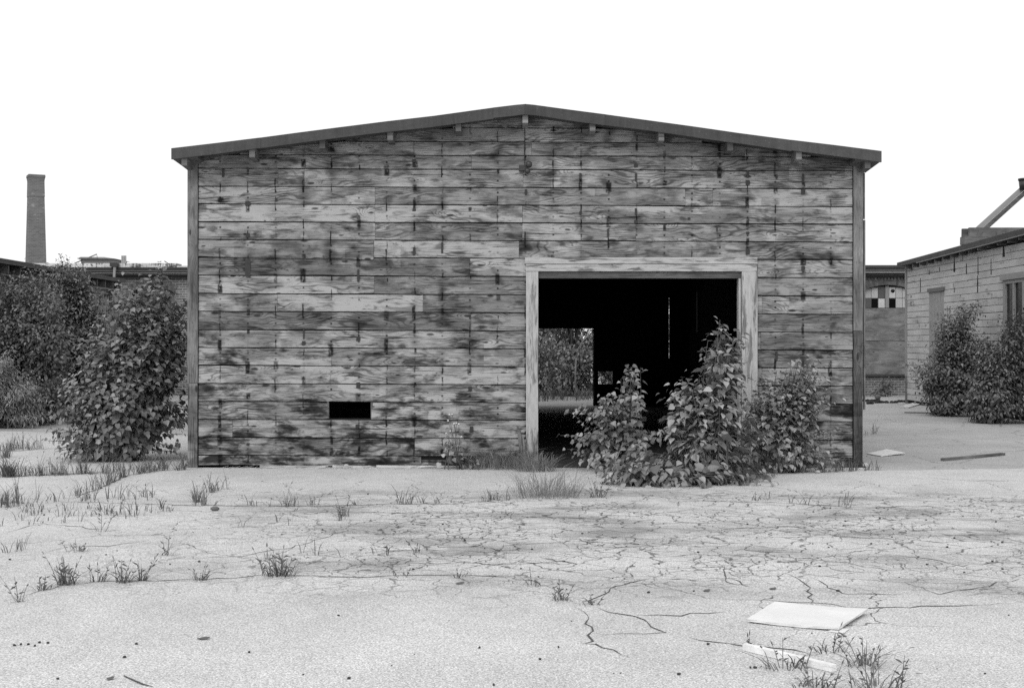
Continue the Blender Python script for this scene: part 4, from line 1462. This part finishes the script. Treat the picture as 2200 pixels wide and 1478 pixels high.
shrub('wild_bush', 'thicket under the trees seen through the rear doorway', (.9, 25.6, 0),
      [(1140, 790, 60, 60), (1200, 770, 60, 70), (1255, 800, 50, 50), (1180, 830, 90, 24), (1270, 740, 50, 50)], 2.45, .8, 240, 0, .14, M['tree'], .10, 0, 'oval', 'bush', fill=3, fillr=.12, per=8, cj=.2)
shrub('wild_bush', 'thicket behind the small hole in the rear wall of the barn', (3.6, 26.2, 0),
      [(1300, 800, 50, 50), (1350, 780, 60, 70), (1300, 840, 60, 20), (1400, 790, 60, 70)], 2.5, .8, 200, 0, .14, M['tree'], .10, 0, 'oval', 'bush', fill=3, fillr=.12, per=8, cj=.2)

# flowering weed at the foot of the wall
wp = G(985, 1010)
weed = shrub('flowering_weed', 'spindly weed with tiny white flowers against the barn wall left of the doorway', tuple(wp),
             [(985, 985, 18, 14), (990, 950, 22, 30)], .985, .06, 8, 0, .085, M['heart'], .09, 24, cat='weed', avoid_y=-.06)
m = MB()
for k, (px, py) in enumerate(((966, 890), (972, 889), (963, 903), (976, 909), (981, 908), (986, 910), (959, 930), (968, 925), (990, 944), (992, 937))):
    b = Vector((wp.x + random.uniform(-.03, .03), wp.y, .1))
    t = P(px, py, .985)
    t.y = wp.y + random.uniform(-.03, .02)
    m.tube([b, b.lerp(t, .5) + Vector((random.uniform(-.03, .03), 0, 0)), t], .004, .0025, 4, False)
    MB().blob(t, .012, .012, .010, k, .3, 5, 3).build('flower', M['flower'], weed)
m.build('stalks', M['stem'], weed)



# ------------------------------------------------------------------ grass
def blades(base, n, h, spread, rr, lean=0.35, heads=0.0, w=0.006):
    V, F = [], []
    for i in range(n):
        a = rr.uniform(0, 2 * math.pi)
        rad = spread * math.sqrt(rr.random())
        b = np.array([base[0] + math.cos(a) * rad, base[1] + math.sin(a) * rad * .6, base[2]])
        hh = h * rr.uniform(.35, 1.1)
        th = rr.uniform(0, 2 * math.pi) if rr.random() < .4 else a
        ln = lean * rr.uniform(.2, 1.3) * hh
        d = np.array([math.cos(th), math.sin(th), 0])
        sx = np.array([math.cos(th + 1.57 + rr.uniform(-.6, .6)), math.sin(th + 1.57), 0])
        ww = w * rr.uniform(.6, 1.5)
        p1 = b + d * ln * .3 + np.array([0, 0, hh * .55])
        p2 = b + d * ln * .75 + np.array([0, 0, hh * .88])
        p3 = b + d * ln * 1.25 + np.array([0, 0, hh * rr.uniform(.85, 1.05)])
        k = len(V)
        V += [b - sx * ww * .5, b + sx * ww * .5, p1 + sx * ww * .5, p1 - sx * ww * .5, p2 + sx * ww * .35, p2 - sx * ww * .35, p3]
        F += [(k, k + 1, k + 2, k + 3), (k + 3, k + 2, k + 4, k + 5), (k + 5, k + 4, k + 6, k + 6)]
        if rr.random() < heads:
            k = len(V)
            q = p3
            e = q + (p3 - p2) / np.linalg.norm(p3 - p2) * .05
            for sgn in (sx * .007, np.array([0, .007, 0])):
                k = len(V)
                V += [q, (q + e) / 2 + sgn, e, (q + e) / 2 - sgn]
                F += [(k, k + 1, k + 2, k + 3)]
    return V, F


def sprigs(base, n, h, spread, rr):
    """thin stalks with a few short side blades"""
    V, F = [], []

    def blade(p, d, L, w):
        d = d / np.linalg.norm(d)
        sx = np.cross(d, np.array([rr.uniform(-.3, .3), 1.0, .2]))
        sx = sx / np.linalg.norm(sx)
        k = len(V)
        V.extend([p, p + d * L * .45 + sx * w, p + d * L + np.array([0, 0, -.12 * L]), p + d * L * .45 - sx * w])
        F.append((k, k + 1, k + 2, k + 3))
    for i in range(n):
        a = rr.uniform(0, 2 * math.pi)
        b = np.array([base[0] + math.cos(a) * spread * rr.random(), base[1] + math.sin(a) * spread * .6 * rr.random(), base[2]])
        out = np.array([math.cos(a), math.sin(a) * .6, 0]) * rr.uniform(.05, .75)
        hh = h * rr.uniform(.35, 1.1)
        e = b + out * hh + np.array([0, 0, hh])
        m = (b + e) / 2 + np.array([0, 0, .08 * hh])
        w = .0022
        sx = np.array([w, 0, 0])
        k = len(V)
        V.extend([b - sx, b + sx, m + sx, m - sx, e + sx * .5, e - sx * .5])
        F.extend([(k, k + 1, k + 2, k + 3), (k + 3, k + 2, k + 4, k + 5)])
        for j in range(rr.randint(1, 4)):
            t = rr.uniform(.15, .9)
            q = b * (1 - t) ** 2 + 2 * m * t * (1 - t) + e * t * t
            aa = rr.uniform(0, 2 * math.pi)
            blade(q, np.array([math.cos(aa), math.sin(aa) * .7, rr.uniform(.3, 1.2)]), hh * rr.uniform(.18, .4), .0055)
        if rr.random() < .4:
            blade(e, e - m, .045, .004)
    return V, F


def tuft_obj(name, mat, V, F, parent=None):
    me = bpy.data.meshes.new(name)
    me.from_pydata([tuple(map(float, v)) for v in V], [], [tuple(dict.fromkeys(f)) for f in F])
    me.materials.append(mat)
    o = bpy.data.objects.new(name, me)
    col.objects.link(o)
    return o


TUFTS = [
    (145, 1255, 62, 70, .10, 'thickest grass tuft growing from the long paving crack at the left'),
    (45, 1292, 50, 14, .05, 'sparse grass sprig at the left end of the long paving crack'),
    (90, 1267, 34, 26, .07, 'short grass tuft between the leftmost sprig and the thickest tuft'),
    (212, 1249, 40, 22, .08, 'spreading grass tuft just right of the thickest tuft'),
    (265, 1251, 50, 44, .07, 'upright grass tuft, second to the right of the thickest tuft'),
    (303, 1246, 44, 30, .07, 'small grass tuft, third to the right of the thickest tuft'),
    (430, 1246, 36, 30, .07, 'lone grass tuft with a flat tail in the middle of the long crack'),
    (600, 1236, 58, 80, .17, 'wide bristly grass tuft at the right end of the long left crack'),
    (862, 1238, 18, 12, .10, 'tiny flattened grass tuft on the crack line left of centre'),
    (985, 1239, 24, 14, .08, 'small star-shaped grass tuft near the middle of the yard'),
    (1145, 1258, 26, 18, .09, 'low grass tuft where the crack bends at centre'),
    (1205, 1290, 34, 34, .08, 'dark grass tuft at the crack junction in the foreground centre'),
    (1278, 1299, 30, 16, .06, 'small grass tuft just right of the crack junction'),
    (1690, 1436, 66, 34, .15, 'tall wispy grass growing over the foreground plank'),
    (1850, 1432, 66, 46, .14, 'dense wispy weed clump right of the foreground plank'),
    (1885, 1480, 80, 56, .20, 'tall grass clump cut by the bottom edge at right'),
    (1750, 1478, 50, 50, .16, 'grass clump below the end of the foreground plank'),
    (1780, 1400, 50, 24, .12, 'grass sprigs between the white panel and the foreground plank'),
    (1608, 1388, 26, 8, .03, 'leafy sprout at the upper end of the foreground plank'),
    (165, 1184, 34, 24, .12, 'bent grass tuft on the curved crack at the left'),
    (360, 1192, 46, 14, .09, 'thin leaning grass sprig left of the wide bristly tuft'),
    (215, 1142, 50, 10, .08, 'open V-shaped grass sprig in the left middle of the yard'),
    (738, 1108, 44, 20, .08, 'slanting grass sprig below the vent opening'),
    (893, 1186, 36, 14, .08, 'upright sprig in the crazed paving left of centre'),
    (1285, 1068, 42, 50, .12, 'grass tuft on the crazed paving in front of the doorway'),
]
for i, (px, py, h, n, sp, lab) in enumerate(TUFTS):
    b = G(px, py, PZ)
    rr = random.Random(100 + i)
    k = S * (b.y + D) / D
    V, F = blades((b.x, b.y, PZ - .002), max(6, int(n * .6)), h * k * .55, sp * .7, rr, 1.9, .1, .0062)
    v2, f2 = sprigs((b.x, b.y, PZ - .002), max(3, int(n * .2)), h * k, sp * .8, rr)
    F = F + [tuple(i_ + len(V) for i_ in f_) for f_ in f2]
    V = V + v2
    tag(tuft_obj('grass_tuft', M['grass'], V, F), lab, 'grass tuft', 'grass tufts in the yard')

V, F = [], []
rr = random.Random(5)


def addg(b, n, h, sp, lean=.4, heads=.1, w=.007):
    v, f = blades(b, n, h, sp, rr, lean, heads, w)
    k = len(V)
    V.extend(v)
    F.extend([tuple(i + k for i in q) for q in f])


def line(pts, n, h, cl, jit=3.0):
    for i in range(n):
        s = rr.random() * (len(pts) - 1)
        a, b = pts[int(s)], pts[int(s) + 1]
        t = s - int(s)
        px, py = a[0] + (b[0] - a[0]) * t, a[1] + (b[1] - a[1]) * t + rr.uniform(-jit, jit)
        p = G(px, py, PZ)
        addg((p.x, p.y, PZ - .002), max(3, int(rr.randint(*cl) * .65)), h * rr.uniform(.35, 1.2), rr.uniform(.02, .05), .8, .2, .006)


line([(410, 1085), (550, 1086), (700, 1086), (850, 1081), (960, 1081), (1120, 1072)], 46, .16, (3, 10), 2)
line([(418, 1078), (440, 1084)], 8, .24, (8, 14), 4)
line([(0, 1082), (80, 1076), (160, 1074), (260, 1070), (340, 1070)], 34, .20, (3, 10), 5)
line([(0, 1090), (40, 1080)], 14, .26, (8, 12), 6)
line([(40, 1095), (160, 1100), (300, 1100), (380, 1095)], 60, .12, (2, 5), 10)
line([(0, 1120), (100, 1115), (200, 1108), (330, 1105)], 28, .13, (2, 5), 12)
line([(160, 1066), (230, 1042), (270, 1022), (330, 1012), (395, 1009)], 60, .20, (6, 12), 2)
line([(0, 1024), (60, 1022), (130, 1020), (230, 1017)], 80, .26, (5, 12), 2)
line([(0, 1024), (30, 1024)], 14, .26, (10, 16), 2)
line([(230, 1014), (400, 1006)], 40, .22, (4, 9), 3)
line([(0, 968), (40, 966), (90, 964)], 34, .26, (5, 11), 2)
line([(0, 985), (20, 982)], 14, .26, (7, 12), 2)
line([(440, 1058), (500, 1050)], 9, .20, (6, 12), 3)
line([(300, 1068), (330, 1066)], 5, .18, (5, 9), 3)
line([(500, 1130), (700, 1122), (760, 1112)], 8, .16, (2, 5), 8)
line([(520, 1205), (720, 1190), (900, 1186)], 8, .16, (2, 5), 8)
line([(0, 1190), (60, 1180)], 5, .18, (4, 8), 4)
line([(1600, 1072), (1660, 1074), (1720, 1082), (1830, 1088)], 16, .13, (3, 6), 3)
line([(560, 1002), (640, 1002)], 10, .16, (4, 8), 1)
line([(1765, 1015), (1850, 1010)], 24, .22, (5, 10), 2)
line([(1858, 935), (1880, 932)], 7, .3, (5, 10), 2)
line([(1855, 1010), (1890, 1009)], 9, .16, (5, 9), 2)
line([(2110, 912), (2160, 916)], 5, .25, (3, 6), 2)
line([(60, 910), (0, 918)], 8, .3, (5, 8), 2)
tag(tuft_obj('crack_grass', M['grass'], V, F), 'sparse grass sprouting along the cracks of the yard', 'grass', kind='stuff')

for spec in ((1070, 1006, 700, .28, .42, 'tangled dry grass heaped against the wall left of the doorway'),
             (1150, 1012, 420, .24, .26, 'dry grass around the splintered foot of the left door jamb'),
             (1172, 1068, 380, .32, .36, 'broad dry grass clump in front of the left door jamb')):
    px, py, n, h, sp, lab = spec
    b = G(px, py, PZ)
    V, F = blades((b.x, b.y, PZ - .002), n, h, sp, rr, 1.2, .08, .0036)
    V = [np.array([v[0], min(v[1], -.08 - random.uniform(0, .03)), v[2]]) for v in V]
    tag(tuft_obj('dry_grass_clump', M['grass_dry'], V, F), lab, 'grass clump', 'dry grass by the doorway')

# ================================================================== TREES BEHIND THE BARN
def tree(label, x, y, h, crown, n, seed, pale=False):
    rr2 = np.random.default_rng(seed)
    root = tag(empty('leafy_tree', (x, y, 0)), label, 'tree', 'trees behind the barn')
    m = MB()
    top = Vector((x + rr2.normal() * .3, y, h * .75))
    m.tube([(x, y, 0), Vector((x, y, 0)).lerp(top, .5) + Vector((.15, 0, 0)), top], .14, .04, 7)
    cl = []
    for i in range(34):
        d = rr2.normal(size=3)
        d /= np.linalg.norm(d)
        q = np.array([x + d[0] * crown * rr2.uniform(.3, 1), y + d[1] * crown * .6, h * .52 + d[2] * h * .46])
        q[2] = max(q[2], .35)
        cl.append(q)
        s = Vector((x, y, h * rr2.uniform(.15, .6)))
        m.tube([s, s.lerp(Vector(q), .5) + Vector((0, 0, .2)), q], .03, .012, 4, False)
    m.build('trunk', M['bark'], root, True)
    cl = np.array(cl)
    idx = rr2.integers(len(cl), size=n)
    p = cl[idx] + rr2.normal(size=(n, 3)) * np.array([.27, .27, .20])
    p[:, 2] = np.maximum(p[:, 2], .15)
    s = rr2.uniform(.07, .15, n)
    tip = rr2.normal(size=(n, 3)) * .6 + np.array([0, 0, -.6])
    nr = rr2.normal(size=(n, 3)) * .5 + np.array([0, -.5, .7])
    fo = leaf_mesh('crown', OVAL_V, OVAL_F, leaf_frames(tip, nr), p, s, M['tree'], root)
    fo['kind'] = 'stuff'


tree('left tree seen through the rear doorway of the barn', -.1, 25.2, 5.4, 1.7, 9000, 1)
tree('pale drooping tree in the middle of the rear doorway', 1.9, 24.2, 4.8, 1.5, 9000, 2)
tree('right tree behind the small hole in the rear wall', 4.0, 24.6, 5.4, 1.8, 8000, 3)
tree('far tree closing the gap behind the other trees', 1.0, 28.0, 6.5, 2.6, 18000, 4)
tree('farthest tree on the right behind the other trees', 5.2, 28.5, 7.0, 2.6, 10000, 5)
m = MB().tube([P(1238, 768, 2.28), P(1243, 748, 2.27), P(1252, 733, 2.26), P(1262, 722, 2.26), P(1270, 690, 2.3)], .018, .012, 6)
m.tube([P(1238, 768, 2.28), P(1236, 800, 2.3), P(1237, 860, 2.32)], .02, .03, 6)
tag(m.build('bare_sapling', M['pale_bark'], None, True), 'thin pale bent sapling in front of the trees behind the barn', 'sapling')
V, F = [], []
for i in range(60):
    px = rr.uniform(1150, 1320)
    p = G(px, rr.uniform(855, 862))
    addg((p.x, p.y, 0), 6, .35, .15, .5, 0, .012)
tag(tuft_obj('rear_grass', M['grass'], V, F), 'low grass on the ground behind the barn', 'grass', kind='stuff')

# ================================================================== DEBRIS
# white panel in the foreground, slightly warped
ca = [G(1605, 1338, PZ), G(1801, 1357, PZ), G(1866, 1320, PZ), G(1664, 1301, PZ)]
lift = [.010, .012, .026, .016]
n = 8
m = MB()
th = .014
for lay in (0, 1):
    for j in range(n + 1):
        for i in range(n + 1):
            a, b = i / n, j / n
            p = ca[0].lerp(ca[1], a).lerp(ca[3].lerp(ca[2], a), b)
            z = (lift[0] * (1 - a) + lift[1] * a) * (1 - b) + (lift[3] * (1 - a) + lift[2] * a) * b - .008 * math.sin(math.pi * a)
            e = .001 * math.sin(9 * a + 4 * b)
            if j in (0, n) or i in (0, n):
                p = p + Vector((random.uniform(-.004, .004), random.uniform(-.004, .004), 0))
            m.v.append((p.x, p.y, PZ + max(.004, z + e * .5) + (th if lay == 0 else 0)))
K = (n + 1) ** 2
for j in range(n):
    for i in range(n):
        q = j * (n + 1) + i
        m.f.append((q, q + 1, q + n + 2, q + n + 1))
        m.f.append((K + q, K + q + n + 1, K + q + n + 2, K + q + 1))
ed = [i for i in range(n + 1)] + [j * (n + 1) + n for j in range(1, n + 1)] + [n * (n + 1) + i for i in range(n - 1, -1, -1)] + [j * (n + 1) for j in range(n - 1, 0, -1)]
for a, b in zip(ed, ed[1:] + ed[:1]):
    m.f.append((b, a, K + a, K + b))
panel = tag(m.build('ceiling_panel', M['tile'], None, False), 'white square panel lying on the paving in the right foreground', 'panel')
fl_ = [G(1778, 1357, PZ), G(1812, 1362, PZ), G(1825, 1352, PZ), G(1800, 1352, PZ)]
mm = MB()
mm.v = [(p.x, p.y, PZ + .003) for p in fl_] + [(p.x, p.y, PZ + .007) for p in fl_]
mm.f = [(3, 2, 1, 0), (4, 5, 6, 7), (0, 1, 5, 4), (1, 2, 6, 5), (2, 3, 7, 6), (3, 0, 4, 7)]
mm.build('torn_layer', M['tile'], panel)


def lying(name, label, cat, a, b, w, h, mat, z=PZ, lift=0.0, grp=None):
    pa, pb = G(*a, z), G(*b, z)
    pa.z, pb.z = z + h / 2 + .002, z + h / 2 + .002 + lift
    m = MB()
    d = (pb - pa)
    n = 5
    s = Vector((-d.y, d.x, 0)).normalized()
    rows = []
    for i in range(n + 1):
        c = pa.lerp(pb, i / n)
        jw = w * random.uniform(.95, 1.03) if 0 < i < n else w * random.uniform(.8, .97)
        for sx, sz in ((-1, -1), (1, -1), (1, 1), (-1, 1)):
            rows.append(tuple(c + s * (sx * jw / 2) + Vector((0, 0, sz * h / 2))))
    m.v = rows
    m.f = [(3, 2, 1, 0), tuple(4 * n + k for k in range(4))]
    for i in range(n):
        for k in range(4):
            q = 4 * i + k
            q2 = 4 * i + (k + 1) % 4
            m.f.append((q, q2, q2 + 4, q + 4))
    return tag(m.build(name, mat), label, cat, grp)


lying('loose_plank', 'pale weathered plank overgrown by grass in the right foreground', 'plank', (1600, 1396), (1792, 1443), .042, .034, M['plank_pale'])
lying('loose_plank', 'dark narrow beam lying on the asphalt right of the barn', 'plank', (2025, 990), (2155, 978), .08, .036, M['timber_x'], 0.0)
lying('loose_plank', 'short pale board lying by the far corner of the white shed', 'plank', (1942, 877), (1978, 866), .26, .03, M['debris'], 0.0)
lying('loose_plank', 'long thin strip on the ground at the foot of the white shed', 'plank', (1943, 887), (2030, 888), .05, .02, M['iron'], 0.0)
m = MB()
q = [G(1863, 976), G(1893, 981), G(1944, 977), G(1905, 968)]
m.v = [(p.x, p.y, .004 + k) for p, k in zip(q, (.0, .0, .02, .012))] + [(p.x, p.y, .016 + k) for p, k in zip(q, (.0, .0, .02, .012))]
m.f = [(3, 2, 1, 0), (4, 5, 6, 7), (0, 1, 5, 4), (1, 2, 6, 5), (2, 3, 7, 6), (3, 0, 4, 7)]
tag(m.build('scrap_sheet', M['tile']), 'flat pale scrap panel on the asphalt beside the right barn corner', 'panel')
m = MB().quadbox([G(1853, 1003, 0.0), G(1862, 1004, 0.0), G(1866, 999, 0.0), G(1858, 997, 0.0), G(1852, 1000, .03), G(1859, 1001, .04), G(1864, 995, .05), G(1857, 994, .05)])
tag(m.build('scrap_block', M['tile']), 'small pale chunk at the foot of the right barn corner', 'scrap')
for k, (px, py, w, lab) in enumerate(((1872, 862.5, .22, 'leftmost dark slab lying before the boarded brick wall'), (1905, 866, .30, 'longest dark slab lying before the boarded brick wall'),
                                      (1938, 864, .12, 'dark slab by the foot of the white shed corner'), (1869, 868, .10, 'small dark slab just below the leftmost one'))):
    c = G(px, py)
    m = MB()
    for s_ in range(5):
        m.blob((c.x + (s_ - 2) * w * .45, c.y + random.uniform(-.06, .06), .03), w * .28, .10, .045, k * 9 + s_, .35, 6, 3)
    tag(m.build('rubble_slab', M['rubble']), lab, 'rubble', 'rubble behind the barn')
c = G(1886, 858)
tag(MB().blob((c.x, c.y, .07), .10, .09, .08, 21, .2, 8, 5).build('stone', M['cornice_mid'], None, True), 'rounded grey stone before the distant boarded brick wall', 'stone')
for k, (px, py, rad, mt, lab) in enumerate(((1158, 1064, .035, 'stone', 'pale round stone in the grass clump before the left door jamb'),
                                            (462, 1097, .035, 'cornice_mid', 'grey stone on the paving below the barn left corner'),
                                            (1757, 1016, .03, 'stone', 'small pale stone at the wall right of the door shrubs'))):
    c = G(px, py, PZ)
    tag(MB().blob((c.x, c.y, PZ + rad * .6), rad * 1.2, rad, rad * .7, 40 + k, .2, 8, 5).build('stone', M[mt], None, True), lab, 'stone')
for k, (px, py, w, lab) in enumerate(((437, 1373, .07, 'curled dry leaf in the left foreground'), (237, 1459, .035, 'small dry leaf at the bottom edge on the left'), (1518, 1270, .05, 'dry leaf right of the crack junction'),
                                      (1660, 1266, .05, 'twisted dry leaf above the white panel'), (988, 1254, .06, 'flat dry leaf just below the star-shaped grass tuft'))):
    c = G(px, py, PZ)
    m = MB()
    for i in range(7):
        t = i / 6
        ww = .022 * math.sin(math.pi * (.1 + .85 * t))
        m.v += [(c.x + (t - .5) * w, c.y - ww, PZ + .004 + .008 * abs(t - .5)), (c.x + (t - .5) * w, c.y, PZ + .009), (c.x + (t - .5) * w, c.y + ww, PZ + .005 + .010 * t)]
    for i in range(6):
        q = 3 * i
        m.f += [(q, q + 3, q + 4, q + 1), (q + 1, q + 4, q + 5, q + 2)]
    tag(m.build('fallen_leaf', M['litter']), lab, 'leaf', 'fallen leaves')

# pebbles and crumbs
m = MB()
rr = random.Random(77)
for px, py in ((31, 1387), (45, 1385), (61, 1385), (75, 1388), (85, 1381), (103, 1382), (293, 1384), (535, 1402), (1200, 1391), (1160, 1417), (1612, 1435), (1622, 1435), (1060, 1472), (750, 1458), (1030, 1392)):
    c = G(px, py, PZ)
    m.blob((c.x, c.y, PZ + .005), rr.uniform(.006, .012), rr.uniform(.006, .010), .007, rr.randint(0, 999), .3, 5, 3)
for i in range(190):
    px = rr.uniform(0, 2200)
    py = rr.gauss(1150, 60) if rr.random() < .75 else rr.uniform(1040, 1470)
    if py < 1045 or py > 1475 or (px < 640 and rr.random() < .6):
        continue
    c = G(px, py, PZ)
    s_ = rr.choice([.004, .005, .006, .007, .009, .012])
    m.blob((c.x, c.y, PZ + s_ * .5), s_, s_ * rr.uniform(.6, 1), s_ * .6, rr.randint(0, 9999), .3, 5, 3)
tag(m.build('gravel', M['pebble']), 'scattered dark gravel on the paving', 'gravel', kind='stuff')
# straw and splinters at the wall foot
m = MB()
for i in range(120):
    x = FX(rr.uniform(900, 1120) if rr.random() < .7 else rr.uniform(430, 900))
    y_ = -.10 - rr.random() * .22
    a = rr.uniform(-.5, .5)
    l = rr.uniform(.05, .16)
    m.tube([(x, y_, PZ + .006), (x + math.cos(a) * l, y_ + math.sin(a) * l * .5, PZ + .006 + rr.random() * .03)], .003, .002, 3)
tag(m.build('straw_litter', M['straw']), 'dry straw and splinters along the foot of the barn wall', 'straw', kind='stuff')
